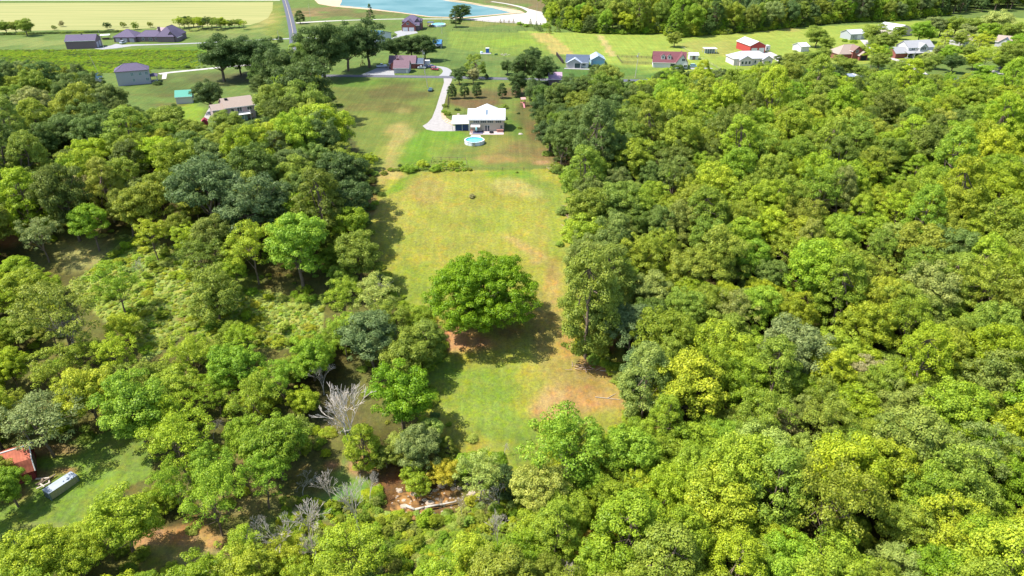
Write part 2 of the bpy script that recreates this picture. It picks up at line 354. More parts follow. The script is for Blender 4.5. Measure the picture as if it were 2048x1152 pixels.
rr = mm.nodes.new('ShaderNodeValToRGB'); rr.color_ramp.elements[0].position = .35; rr.color_ramp.elements[0].color = (.19, .205, .06, 1); rr.color_ramp.elements[1].position = .62; rr.color_ramp.elements[1].color = (.285, .268, .095, 1)
mm.links.new(wv.outputs[0], rr.inputs[0]); mm.links.new(rr.outputs[0], mm.nodes['Principled BSDF'].inputs['Base Color'])
sheet('crop_field', [(-500,70),(0,64),(120,60),(240,60),(350,54),(500,50),(520,44),(536,36),(545,20),(546,4),(-500,8)], M_CROP, .02, 'yellow crop field with straight mowing lines beyond the farm houses')
sheet('gravel_lane', [(-600,1),(560,1),(560,-2.5),(-600,-2)], M_GRAVW, .03, 'pale gravel lane running along the top of the crop field')
strip('country_road', [(562,-12),(569.5,0),(577,25),(583,50),(587,75),(588,100),(592,125),(600,151)], 5.4, M_ASPH, .06, 'grey two lane country road running away between fields')
M_LINE = mat('road_paint', (.42, .33, .20), .8)
strip('road_marking', [(562,-12),(569.5,0),(577,25),(583,50),(587,75),(588,100),(592,125),(600,149)], .3, M_LINE, .09, 'faded yellow centre line of the country road')
strip('lane', [(560,149),(600,151),(760,152.5),(900,154.5),(1010,157.5),(1170,160.5),(1300,161.5),(1480,163),(1700,160),(1900,158),(2200,160)], 5.4, M_ASPH, .06, 'narrow grey lane crossing in front of the ranch house')
strip('road_marking', [(600,151),(760,152.5),(900,154.5),(1010,157.5),(1170,160.5)], .22, M_LINE, .09, 'faded pale centre line of the narrow lane')
sheet('gravel_driveway', [(896,155.5),(904,156.2),(904,160),(898,175),(893,190),(888,210),(882,226),(884,238),(893,246),(903,250),(906,252),(938,252),(938,261),(905,262.5),(870,262.5),(853,259),(845,252),(855,246),(864,236),(872,216),(880,190),(888,165),(887,156)], M_GRAV, .04, 'pale gravel driveway curving down to the pool house')
sheet('dirt_verge', [(882,226),(886,222),(893,236),(906,243),(906,252),(903,250),(893,246),(884,238)], mat('dirt', (.42,.28,.18), .95, noise=.2), .035, 'bare reddish dirt edge beside the gravel driveway')
sheet('driveway', [(722,149.5),(757,135),(770,132.5),(787,131),(789,150.5)], M_CONC, .04, 'pale concrete driveway beside the ranch house garage')
strip('driveway', [(861,132.5,3),(884,135,3.5),(894,141,4.5),(893,147,5),(888,152,5.5)], 4, M_CONC, .04, 'curved concrete loop driveway behind the parked cars')
strip('driveway', [(318,148),(345,144.5),(400,139),(450,134),(500,130),(560,126),(590,122)], 3.6, M_GRAVW, .04, 'narrow white gravel driveway leading to the two storey grey house')
sheet('driveway', [(188,97.5),(205,99),(234,96.5),(262,92.5),(232,87.5),(222,91),(205,94)], M_CONC, .04, 'concrete apron between the dark shed and the long hipped house')
strip('driveway', [(228,92.5,7),(262,90.5,7),(300,89.5,4),(380,87,3.6),(440,84,3.6),(520,80,3.6),(585,77,3.6)], 4, M_CONC, .05, 'long grey driveway running past the long hipped house to the road')
strip('gravel_lane', [(592,46,5),(640,43,5),(700,40.5,3),(800,38,3),(925,38,4)], 3, M_GRAVW, .04, 'thin white gravel lane running below the pond')
strip('driveway', [(598,76),(640,78),(700,98),(760,90),(800,70)], 3.5, M_CONC, .04, 'concrete drive passing under the tall trees to the steel barn')
sheet('driveway', [(788,64),(806,60),(832,62),(836,66),(800,73)], M_CONC, .045, 'concrete parking pad before the two storey brick house')
sheet('gravel_yard', [(925,38.5),(1010,30),(1052,26),(1060,18),(1075,22),(1096,26),(1092,50),(1040,47),(980,44)], M_GRAVW, .04, 'wide white gravel yard right of the pond')
strip('gravel_lane', [(983,3,3),(1015,8,3.5),(1045,15,4.5),(1062,23,6)], 3, M_GRAVW, .045, 'white gravel track curving round the end of the pond')
sheet('sandy_bank', [(625,-4),(637,8),(665,13),(740,19.5),(800,26),(860,34.5),(925,36),(1010,28.5),(1050,25.5),(1040,21),(985,12),(940,4.5),(900,-1),(860,-14),(660,-14)], M_SAND, .05, 'bare orange sand bank around the pond')
M_POND = bpy.data.materials.new('pond_water'); M_POND.use_nodes = True; t2 = M_POND.node_tree; pb = t2.nodes['Principled BSDF']
pb.inputs['Base Color'].default_value = (.17, .42, .46, 1); pb.inputs['Roughness'].default_value = .3; pb.inputs['Specular IOR Level'].default_value = .2
n2 = t2.nodes.new('ShaderNodeTexNoise'); n2.inputs['Scale'].default_value = .035; n2.inputs['Detail'].default_value = 5; g2 = t2.nodes.new('ShaderNodeNewGeometry'); t2.links.new(g2.outputs['Position'], n2.inputs[0])
r2 = t2.nodes.new('ShaderNodeValToRGB'); r2.color_ramp.elements[0].position = .35; r2.color_ramp.elements[0].color = (.010,.105,.105,1); r2.color_ramp.elements[1].position = .68; r2.color_ramp.elements[1].color = (.085,.19,.185,1)
t2.links.new(n2.outputs[0], r2.inputs[0]); t2.links.new(r2.outputs[0], pb.inputs['Base Color'])
sheet('pond', [(684,-12),(683,4),(679,11),(740,17),(800,24.5),(860,33),(925,34.5),(1000,28),(1022,25),(985,16),(940,8),(900,3),(880,-1),(840,-12)], M_POND, .07, 'blue green pond with pale glare at the top of the view')
strip('grass_island', [(900,1.5,3),(950,8,3),(1000,13,5),(1035,19.5,4)], 4, mat('rough_grass', (.17,.19,.07), .95, noise=.3, nscale=.3), .08, 'strip of rough grass on the bank between pond and gravel track')
strip('worn_track', [(1215,76,.8),(1300,105,.8),(1400,120,.8)], .8, mat('worn_grass', (.42,.38,.18), .95, noise=.2, nscale=.5), .03, 'unused') if False else None
strip('footpath', [(412,238,2.2),(419,225,2.6),(428,212,3)], 2.4, M_GRAV, .04, 'pale path from the red shed to the tan roofed house')
strip('footpath', [(330,146,2.2),(328,158,2.0)], 2, M_GRAVW, .05, 'short pale path beside the grey house porch')
strip('driveway', [(1380,137,4),(1400,137,4),(1425,137,2)], 4, M_CONC, .04, 'concrete drive beside the maroon roofed house')
strip('driveway', [(1532,104,6),(1550,113,6),(1565,122,6),(1590,136,6)], 6, M_GRAVW, .04, 'white concrete drive down from the red barn')
strip('driveway', [(1780,116,4),(1805,124,3.5),(1826,133,4),(1850,150,4)], 4, M_GRAVW, .04, 'pale drive curving past the white two storey house')
strip('driveway', [(1728,80,5),(1738,92,4),(1748,100,4)], 4, M_GRAVW, .04, 'short pale drive below the grey shed')
strip('street', [(1940,120),(1975,136),(2000,148)], 4.5, M_GRAVW, .04, 'pale suburban street, nearer piece at the right edge')
strip('street', [(1992,120),(2030,136),(2080,156)], 4.5, M_GRAVW, .05, 'pale suburban street, farther piece at the right edge')
# creek pool below the near woods
cx, cy = CREEK[0]; zc0 = gz(cx, cy)
M_CREEK = bpy.data.materials.new('creek_water'); M_CREEK.use_nodes = True; t3 = M_CREEK.node_tree; cb = t3.nodes['Principled BSDF']; cb.inputs['Roughness'].default_value = .08
n3 = t3.nodes.new('ShaderNodeTexNoise'); n3.inputs['Scale'].default_value = .5; n3.inputs['Detail'].default_value = 6; n3.inputs['Distortion'].default_value = 1.2; g3 = t3.nodes.new('ShaderNodeNewGeometry'); t3.links.new(g3.outputs['Position'], n3.inputs[0])
r3 = t3.nodes.new('ShaderNodeValToRGB'); r3.color_ramp.elements[0].position = .38; r3.color_ramp.elements[0].color = (.06,.035,.02,1); r3.color_ramp.elements[1].position = .62; r3.color_ramp.elements[1].color = (.32,.17,.06,1)
t3.links.new(n3.outputs[0], r3.inputs[0]); t3.links.new(r3.outputs[0], cb.inputs['Base Color'])
b = MB(); pts = []
for i in range(36):
    a = i / 36 * 2 * math.pi; rr_ = 1 + .18 * math.sin(3*a + 1) + .1 * math.sin(7*a); pts.append((cx - 1 + math.cos(a) * 6.0 * rr_, cy + .6 + math.sin(a) * 5.0 * rr_, zc0 + .45))
b.add(pts, [tuple(range(36))]); tag(b.build('creek', M_CREEK), 'shallow brown creek pool under the near trees', kind='structure')
b = MB()
for k in range(150):
    a = random.uniform(0, 6.28); r_ = random.uniform(0, 1) ** .6; x = cx + 1.5 + math.cos(a)*r_*7.5; y = cy + math.sin(a)*r_*5.6; s_ = random.uniform(.1, .35) * (1 + 2.2 * (random.random() < .12))
    z = max(gz(x, y), zc0 + .42); n = 7; ph = random.uniform(0, 6)
    lo = [(x + math.cos(ph+i/n*6.283)*s_*random.uniform(.8,1.1), y + math.sin(ph+i/n*6.283)*s_*.75*random.uniform(.8,1.1), z - .1) for i in range(n)]
    hi = [(x + (p[0]-x)*.7, y + (p[1]-y)*.7, z + s_*.22) for p in lo]
    b.add(lo + hi, [(i, (i+1) % n, n+(i+1) % n, n+i) for i in range(n)] + [tuple(range(n, 2*n))])
tag(b.build('gravel_bar', mat('pale_rock', (.36,.29,.22), .9, noise=.2, nscale=1)), 'pale flat rocks and gravel scattered in the brown creek', 'rocks', kind='stuff')
b = MB(); prev = None
for k, (a_, b_) in enumerate([(812,1012),(830,1020),(850,1015),(880,1010),(912,1004)]):
    p = G(a_, b_, .6) + Vector((0, 0, .7)); 
    if prev is not None: b.tube(prev, p, .30 - k*.03, .27 - k*.03, 8)
    prev = p
tag(b.build('fallen_log', M_DEAD, smooth=True), 'long bleached log lying across the brown creek', 'log')

# ------------------------------------------------------------------ building kit
def site(name, label, cat, pl, pr, group=None, rz=None):
    """empty at the front left foot of a building; local x runs along its front, y away from the viewer"""
    A, B = G(*pl), G(*pr); d = B - A; d.z = 0
    a = math.atan2(d.y, d.x) if rz is None else rz
    return thing(name, label, cat, (A.x, A.y, min(A.z, B.z)), a, group), d.length
def gable(t, x0, x1, y0, y1, h, rise, ridge, wm, rm, over=.4, z0=0, th=.18, names=('wall', 'roof'), gm=None):
    a0, a1, c0, c1 = (y0, y1, x0, x1) if ridge == 'x' else (x0, x1, y0, y1)
    mid = (a0 + a1) / 2; s = rise / ((a1 - a0) / 2); ze = h - over * s
    w = MB().prism([(a0, z0), (a1, z0), (a1, h), (mid, h + rise - .01), (a0, h)], c0, c1, ridge)
    if ridge == 'y': pass
    wo = w.build(names[0], wm, t)
    r = MB().prism([(a0 - over, ze), (mid, h + rise), (a1 + over, ze), (a1 + over, ze + th), (mid, h + rise + th), (a0 - over, ze + th)], c0 - over, c1 + over, ridge)
    ro = r.build(names[1], rm, t)
    for aa in (a0 - over - .05, a1 + over + .002):      # pale fascia boards, one per eave
        fb = MB()
        if ridge == 'x': fb.box(c0 - over, c1 + over, aa, aa + .05, ze - .08, ze + th + .02)
        else: fb.box(aa, aa + .05, c0 - over, c1 + over, ze - .08, ze + th + .02)
        fb.build('fascia', M_TRIM, ro)
    for o in (wo, ro): fixn(o)
    return wo, ro
def fixn(o):
    import bmesh as _b
    bm = _b.new(); bm.from_mesh(o.data); _b.ops.recalc_face_normals(bm, faces=bm.faces); bm.to_mesh(o.data); bm.free()
def hip(t, x0, x1, y0, y1, h, rise, wm, rm, over=.45, z0=0, th=.15, names=('wall', 'roof')):
    w = MB().box(x0, x1, y0, y1, z0, h).build(names[0], wm, t) if wm else None
    X0, X1, Y0, Y1 = x0-over, x1+over, y0-over, y1+over; ze = h - .02; k = min(X1-X0, Y1-Y0) / 2
    if X1 - X0 >= Y1 - Y0: R0, R1 = (X0+k, (Y0+Y1)/2), (X1-k, (Y0+Y1)/2)
    else: R0, R1 = ((X0+X1)/2, Y0+k), ((X0+X1)/2, Y1-k)
    e = .0005
    vs = [(X0,Y0,ze),(X1,Y0,ze),(X1,Y1,ze),(X0,Y1,ze),(X0,Y0,ze+th),(X1,Y0,ze+th),(X1,Y1,ze+th),(X0,Y1,ze+th),(R0[0]-e,R0[1]-e,h+rise),(R1[0]+e,R1[1]+e,h+rise)]
    fs = [(3,2,1,0),(0,1,5,4),(1,2,6,5),(2,3,7,6),(3,0,4,7)]
    if X1-X0 >= Y1-Y0: fs += [(4,5,9,8),(5,6,9),(6,7,8,9),(7,4,8)]
    else: fs += [(4,5,8),(5,6,9,8),(6,7,9),(7,4,8,9)]
    r = MB().add(vs, fs).build(names[1], rm, t)
    rb = MB(); 
    rb.tube((R0[0],R0[1],h+rise), (R1[0],R1[1],h+rise), .09)
    for c, q in ((4,R0),(7,R0 if X1-X0>=Y1-Y0 else R1),(5,R1 if X1-X0>=Y1-Y0 else R0),(6,R1)): rb.tube(vs[c], (q[0],q[1],h+rise), .07)
    rb.build('ridge_cap', rm, r)
    return w, r
M_TRIM = mat('white_trim', (.64,.64,.63), .6)
M_GLASS = mat('window_glass', (.03,.05,.065), .12, spec=.6)
M_GLASSL = mat('pale_glass', (.16,.24,.27), .15, spec=.6)
M_DARK = mat('dark_opening', (.02,.022,.03), .8)
def window(t, u, z, w, h, face='front', at=0, cols=1, rows_=1, glass=None, fm=None, name='window', fr=.09):
    """u along the wall; face front (-y) at y=at, left (-x) at x=at, right (+x) at x=at"""
    M = {'front': lambda a, d, zz: (a, at - d, zz), 'back': lambda a, d, zz: (a, at + d, zz), 'left': lambda a, d, zz: (at - d, a, zz), 'right': lambda a, d, zz: (at + d, a, zz)}[face]
    def bx(b, u0, u1, d0, d1, z0, z1):
        vs = [M(u0,d0,z0),M(u1,d0,z0),M(u1,d1,z0),M(u0,d1,z0),M(u0,d0,z1),M(u1,d0,z1),M(u1,d1,z1),M(u0,d1,z1)]
        b.add(vs, [(3,2,1,0),(4,5,6,7),(0,1,5,4),(1,2,6,5),(2,3,7,6),(3,0,4,7)])
    b = MB()
    bx(b, u-fr, u, -.02, .07, z-fr, z+h+fr); bx(b, u+w, u+w+fr, -.02, .07, z-fr, z+h+fr)
    bx(b, u, u+w, -.02, .07, z-fr, z); bx(b, u, u+w, -.02, .07, z+h, z+h+fr)
    for i in range(1, cols): bx(b, u+w*i/cols-fr*.4, u+w*i/cols+fr*.4, -.02, .055, z, z+h)
    for i in range(1, rows_): bx(b, u, u+w, -.02, .05, z+h*i/rows_-.03, z+h*i/rows_+.03)
    f = b.build(name, fm or M_TRIM, t); fixn(f)
    p = MB(); bx(p, u+.002, u+w-.002, -.01, .03, z+.002, z+h-.002); q = p.build('pane', glass or M_GLASS, f); fixn(q)
    return f
def door(t, u, w, h, at=0, m=None, face='front', name='door', z=0, panels=3):
    f = MB()
    def bx(u0,u1,d0,d1,z0,z1):
        if face == 'front': f.box(u0,u1,at-d1,at-d0,z0,z1)
        elif face == 'left': f.box(at-d1,at-d0,u0,u1,z0,z1)
        else: f.box(at+d0,at+d1,u0,u1,z0,z1)
    bx(u, u+w, 0, .05, z+.01, z+h)
    for i in range(panels): bx(u+.12*w, u+.88*w, .05, .07, z+h*(i+.12)/panels, z+h*(i+.88)/panels)
    return f.build(name, m or M_TRIM, t)
def posts(t, xs, y, z0, z1, r=.09, m=None):
    for x in xs: MB().box(x-r, x+r, y-r, y+r, z0, z1).build('post', m or M_TRIM, t)
BEIGE = mat('beige_siding', (.50,.44,.34), .8, noise=.06, lines=('Z', .3, .12))
GREYS = mat('grey_siding', (.46,.44,.48), .8, noise=.06, lines=('Z', .3, .12))
WHITES = mat('white_siding', (.62,.61,.60), .75, noise=.05, lines=('Z', .3, .1))
BRICK = mat('red_brick', (.25,.085,.07), .9, noise=.2, nscale=3)
BROWNB = mat('brown_brick', (.17,.125,.135), .9, noise=.25, nscale=3)
PLUMR = mat('plum_shingles', (.16,.10,.12), .9, noise=.22, nscale=2)
VIOLR = mat('slate_violet_shingles', (.105,.085,.135), .9, noise=.22, nscale=2)
WHITEM = mat('white_metal_roof', (.50,.50,.51), .45, noise=.04, lines=('X', .6, .10))
TANR = mat('tan_shingles', (.30,.235,.195), .9, noise=.12, nscale=2)
GREYR = mat('grey_shingles', (.29,.29,.30), .9, noise=.14, nscale=2)
BLUER = mat('blue_grey_shingles', (.08,.105,.15), .9, noise=.2, nscale=2)
MAROR = mat('maroon_shingles', (.15,.055,.065), .9, noise=.2, nscale=2)
GREENM = mat('green_metal_roof', (.06,.30,.22), .5, noise=.05, lines=('X', .5, .12))
BLUEM = mat('blue_metal_roof', (.05,.17,.34), .5, noise=.06, lines=('X', .5, .15))
REDM = mat('red_metal', (.45,.06,.055), .6, noise=.08, lines=('X', .5, .12))
RUST = mat('rusty_red_roof', (.40,.12,.07), .85, noise=.5, nscale=.8, lines=('X', .5, .2))
BLUESH = mat('navy_tarp', (.035,.06,.14), .7, noise=.2, nscale=1)
LBLUE = mat('pale_blue_metal', (.30,.42,.52), .6, noise=.05, lines=('X', .4, .1))

# ---- the pool house
t, w = site('house', 'beige two storey house with white metal roof beside the round blue pool', 'house', (938.5,262.5), (1008,262.5))
D = 9.2; gable(t, 0, w, 0, D, 4.9, 2.6, 'x', BEIGE, WHITEM, over=.6)
gable(t, w*.2, w*.79, D*.55, D+2.6, 5.9, 1.62, 'y', BEIGE, WHITEM, over=.3, z0=.01, names=('rear_wing', 'wing_roof'))
for x in (1.7, 4.4, 7.1, 10.2):
    for k in range(3): window(t, x + k*.78, 3.35, .66, 1.15, rows_=2)
f = window(t, 6.15, .15, .75, 2.1, name='french_door'); f = window(t, 7.1, .15, .75, 2.1, name='french_door')
window(t, 12.0, 1.2, .9, 1.1, rows_=2); window(t, 3.5, 3.4, 1.2, 1.3, 'left', 0); window(t, 3, 3.4, 1.2, 1.3, 'right', w); window(t, 6, .9, 1, 1.2, 'right', w)
sk = MB(); a = math.atan2(2.6, D/2)
def onroof(x, y, up): return (x, y, 4.9 + y * 2.6/(D/2) + .18 + up)
sk.add([onroof(6.55,1.6,.05),onroof(7.15,1.6,.05),onroof(7.15,3.9,.05),onroof(6.55,3.9,.05),onroof(6.55,1.6,-.05),onroof(7.15,1.6,-.05),onroof(7.15,3.9,-.05),onroof(6.55,3.9,-.05)],
       [(0,1,2,3),(4,5,1,0),(5,6,2,1),(6,7,3,2),(7,4,0,3)]); sk.build('skylight', mat('skylight_glass', (.10,.16,.22), .15, spec=.6), t)
for vx, vy in ((9.3, 3), (9.7, 2)): MB().tube(onroof(vx,vy,-.1), onroof(vx,vy,.35), .09).build('vent_pipe', mat('grey_metal', (.25,.25,.27), .5), t)
MB().box(.05,.35,-.12,-.01,0,4.8).build('downspout', M_TRIM, t); MB().box(-.6,w+.6,-.72,-.6,4.32,4.46).build('gutter', M_TRIM, t)
aw = MB().add([(.7,-.02,2.9),(4.3,-.02,2.9),(4.3,-1.9,2.2),(.7,-1.9,2.2),(.7,-.02,2.82),(4.3,-.02,2.82),(4.3,-1.9,2.0),(.7,-1.9,2.0)], [(3,2,1,0),(4,5,6,7),(3,7,6,2),(0,4,7,3),(1,2,6,5)]); o = aw.build('awning', mat('cream_canvas', (.66,.58,.50), .9), t); fixn(o)
gr, gw = site('carport', 'lean-to carport with pale metal roof and navy tarp wall beside the pool house', 'carport', (904.5,261.5), (938,261.5))
a_ = MB(); a_.add([(-.3,-.5,2.6),(gw,-.5,2.75),(gw,7.6,4.1),(-.3,7.6,3.9),(-.3,-.5,2.72),(gw,-.5,2.87),(gw,7.6,4.22),(-.3,7.6,4.02)], [(3,2,1,0),(4,5,6,7),(0,1,5,4),(1,2,6,5),(2,3,7,6),(3,0,4,7)]).build('roof', mat('cream_metal_roof', (.49,.46,.43), .5, noise=.05), gr)
for x in (.1, 1.2, 3.9, gw-.15):
    for y in ((0, 7.3) if x < 1 or x > 5 else (0,)): MB().box(x-.08,x+.08,y-.08,y+.08,0,2.65 + y*.17).build('post', M_TRIM, gr)
MB().box(1.28, gw-.25, .25, .29, .15, 2.45).build('tarp_wall', BLUESH, gr)
MB().box(gw-.02, gw+.0, .1, 7.2, 0, 3.0).build('side_panel', mat('cream_panel', (.6,.56,.5), .7), gr)
# patio
p0 = G(939,269.5); p1 = G(1009,262.7)
PAT = MB().box(p0.x, p1.x-.3, p0.y, p1.y+.1, .0, .1).build('patio', mat('pink_paving', (.46,.37,.35), .9, noise=.15, nscale=1.5)); tag(PAT, 'pinkish paved patio slab along the pool house wall', kind='structure')
pa = MB().box(0,3.2,0,3.4,0,.012); 
def at(px, py): 
    p = G(px, py); return (p.x, p.y, .1)
o = MB().box(-2.0,2.0,-1.8,1.8,0,.03).build('patio_sheet', mat('dark_blue_sheet', (.05,.055,.11), .9)); o.location = at(956,265.5); tag(o, 'dark blue flat sheet under the closed parasol on the patio', 'rug')  # plain dark blue sheet lying flat on the patio slab
pr = thing('parasol', 'closed pale cyan parasol standing on the patio', 'parasol', at(953,265.5))
MB().tube((0,0,0),(0,0,2.6),.03).build('pole', M_TRIM, pr); MB().tube((0,0,.9),(0,0,1.6),.30,.34,10).tube((0,0,1.6),(0,0,2.6),.34,.05,10).build('canopy', mat('cyan_canvas', (.35,.72,.72), .8), pr); MB().tube((0,0,0),(0,0,.1),.25,.25,10).build('base', M_DARK, pr)
def chair(x, y, rz, m, label, group):
    c = thing('patio_chair', label, 'chair', (x, y, .1), rz, group)
    MB().box(-.28,.28,-.28,.28,.38,.45).build('seat', m, c); MB().box(-.28,.28,.24,.30,.45,1.0).build('backrest', m, c)
    for a, b2 in ((-.25,-.25),(.25,-.25),(-.25,.25),(.25,.25)): MB().box(a-.03,a+.03,b2-.03,b2+.03,0,.38).build('leg', m, c)
M_RW = mat('reddish_wood', (.40,.17,.13), .8, noise=.2, nscale=3); M_BLK = mat('black_metal', (.02,.02,.022), .5)
for k, (a, b2, lab) in enumerate(((943.5,263.5,'red patio chair nearest the house at the patio left end'),(943,267,'red patio chair at the patio corner nearest the pool'),(966.5,266,'dark patio chair beside the blue sheet'))):
    q = at(a, b2); chair(q[0], q[1], k*1.3, M_RW if k < 2 else M_BLK, lab, 'patio chairs')
q = at(1000,264); tb = thing('dining_table', 'long red wooden dining table with benches at the patio right end', 'table', q)
MB().box(-1.3,1.3,-.45,.45,.7,.76).build('tabletop', M_RW, tb)
for s in (-1,1):
    MB().box(-1.2,1.2,s*.85-.15,s*.85+.15,.4,.45).build('bench', M_RW, tb)
    MB().box(s*1.0-.05,s*1.0+.05,-.9,.9,0,.4).build('leg', M_RW, tb); MB().box(s*1.0-.05,s*1.0+.05,-.1,.1,.4,.7).build('leg', M_RW, tb)
q = at(983,266.5); fp = thing('fire_pit', 'round black fire pit on the patio below the french doors', 'fire pit', q)
MB().ring(0,0,.85,.12,.1,.5,20).build('bowl', M_BLK, fp); MB().disc(0,0,.3,.74,20).build('ash_bed', M_DARK, fp)
for k in range(3): MB().box(math.cos(k*2.1)*.6-.05,math.cos(k*2.1)*.6+.05,math.sin(k*2.1)*.6-.05,math.sin(k*2.1)*.6+.05,0,.12).build('leg', M_BLK, fp)
# pool
PC = G(949,286.5); pl = thing('swimming_pool', 'round above ground pool with white wall and bright blue water', 'pool', (PC.x, PC.y, 0)); PRr = 3.6
MB().ring(0,0,PRr,.08,0,1.32,40).build('wall', mat('pool_wall', (.72,.74,.76), .5, noise=.03), pl)
MB().ring(0,0,PRr+.08,.40,1.32,1.40,40).build('rim', M_TRIM, pl)
wm = bpy.data.materials.new('pool_water'); wm.use_nodes = True; q_ = wm.node_tree.nodes['Principled BSDF']; q_.inputs['Base Color'].default_value = (.04,.55,.68,1); q_.inputs['Roughness'].default_value = .08
tn = wm.node_tree.nodes.new('ShaderNodeTexVoronoi'); tn.inputs['Scale'].default_value = 1.2; tr_ = wm.node_tree.nodes.new('ShaderNodeValToRGB'); tr_.color_ramp.elements[0].color = (.10,.66,.76,1); tr_.color_ramp.elements[1].color = (.03,.46,.62,1)
tcc = wm.node_tree.nodes.new('ShaderNodeTexCoord'); wm.node_tree.links.new(tcc.outputs['Object'], tn.inputs[0]); wm.node_tree.links.new(tn.outputs[0], tr_.inputs[0]); wm.node_tree.links.new(tr_.outputs[0], q_.inputs['Base Color'])
MB().disc(0,0,1.08,PRr-.09,40).build('water', wm, pl)
for k in range(14):
    a = k/14*6.283; MB().box(-.06,.06,-.02,.1,0,1.36).build('upright', M_TRIM, pl); o = C.objects[-1]; o.location = (math.cos(a)*(PRr), math.sin(a)*(PRr), 0); o.rotation_euler = (0,0,a-math.pi/2)
ld = thing('pool_ladder', 'small ladder with green steps against the near pool wall', 'ladder', (PC.x, PC.y-PRr-.35, 0))
for s in (-.35,.35): MB().tube((s,-.3,0),(s,.15,1.7),.05).build('rail', mat('olive_plastic', (.16,.17,.08), .6), ld)
for k in range(4): MB().box(-.35,.35,-.25+k*.1,-.02+k*.1,.25+k*.32,.31+k*.32).build('step', MATS['olive_plastic'], ld)
dk = thing('pool_deck', 'small white deck platform between the patio and the pool', 'deck', (PC.x+.3, PC.y+PRr+.1, 0))
for k in range(12): MB().box(-1.8+k*.3,-1.52+k*.3,-.4,1.5,1.28,1.34).build('board', M_TRIM, dk)
posts(dk, (-1.7,1.7), 1.3, 0, 1.28, m=M_RW); posts(dk, (-1.7,1.7), -.1, 0, 1.28, m=M_RW)

# ---- ranch house by the lane
t, w = site('house', 'dark red brick ranch house with plum shingle roof behind its garage', 'house', (777.5,139), (830,139))
gable(t, 0, w, 2, 12, 2.9, 3.0, 'x', BRICK, PLUMR); gable(t, 1.4, 9.6, -1.2, 7, 3.0, 3.0, 'y', BRICK, PLUMR, names=('front_gable','gable_roof'), z0=.01)
gable(t, w-1, w+4, 3, 10, 2.6, 2.0, 'x', BRICK, BLUER, names=('side_wing','wing_roof'), z0=.01)
window(t, .3, 1, .9, 1.2, at=2); window(t, 10.4, 1, 1.2, 1.2, at=2, cols=2)
t, w = site('garage', 'garage with plum shingle roof and pale siding standing at the lane', 'garage', (788,146.5), (817.5,146.5))
gable(t, 0, w, 0, 9, 2.7, 3.0, 'x', GREYS, PLUMR); door(t, 2.2, 3.2, 2.2, at=0, face='left', name='garage_door'); window(t, 6.6, 1.2, .8, 1, 'left', 0); door(t, w-1.3, .9, 2, at=0)
# ---- two storey brick house
t, w = site('house', 'large two storey red brick house with slate violet roof near the pond', 'house', (804,62.5), (836,62.5))
hip(t, -.5, w+1.5, 7, 18, 5.4, 3.8, BRICK, VIOLR); gable(t, 0, 9.6, 0, 9, 3.9, 3.4, 'y', BRICK, VIOLR, names=('garage_wing','wing_roof'), z0=.01)
gable(t, 8.0, w+.6, 3, 12, 3.8, 3.6, 'x', BROWNB, VIOLR, names=('side_wing','wing_roof'), z0=.02)
gable(t, w-3, w+1.4, 5, 12, 5.2, 2.6, 'y', BROWNB, VIOLR, names=('bay','bay_roof'), z0=.01)
door(t, .6, 3.6, 2.5, name='garage_door'); door(t, 5, 3.6, 2.5, name='garage_door'); window(t, 3.6, 4.4, 1.6, 1.2, cols=2); window(t, w-2.2, 3, 1.2, 1.5, at=3, cols=2)
# pool, deck and lean-to beside it
q = G(877,51.5); pl2 = thing('swimming_pool', 'oval above ground pool with pale rim beside the two storey brick house', 'pool', tuple(q))
b_ = MB(); n = 32
for k in range(n):
    a, c_ = 2*math.pi*k/n, 2*math.pi*(k+1)/n; P = lambda g, s, z: (math.cos(g)*(5.2+s), math.sin(g)*(6.5+s), z)
    b_.add([P(a,0,0),P(c_,0,0),P(c_,0,1.3),P(a,0,1.3),P(a,-.4,1.3),P(c_,-.4,1.3)], [(0,1,2,3),(3,2,5,4)])
b_.build('wall', mat('pool_wall', (.7,.7,.7)), pl2); MB().disc(0,0,1.15,4.85,32,6.1).build('water', wm, pl2)
t, w = site('covered_deck', 'dark covered deck attached behind the brick house by its pool', 'deck', (855,55), (866,55))
MB().box(0,w,0,6,.9,1.1).build('deck_floor', M_BARK, t); MB().box(-.2,w+.2,-.2,6,3.2,3.4).build('roof', BLUER, t); posts(t,(.1,w-.1),.1,0,3.2,m=M_BARK); posts(t,(.1,w-.1),5.7,0,3.2,m=M_BARK)
# steel barn behind the tall trees
t, w = site('steel_barn', 'pale steel barn with blue roof half hidden by the tall trees', 'barn', (752,92), (783,80))
gable(t, 0, w, 0, 16, 4.6, 2.6, 'y', WHITES, BLUEM); door(t, 3, 3.6, 3.2, name='garage_door', panels=4); door(t, 7.4, 3.6, 3.2, name='garage_door', panels=4)
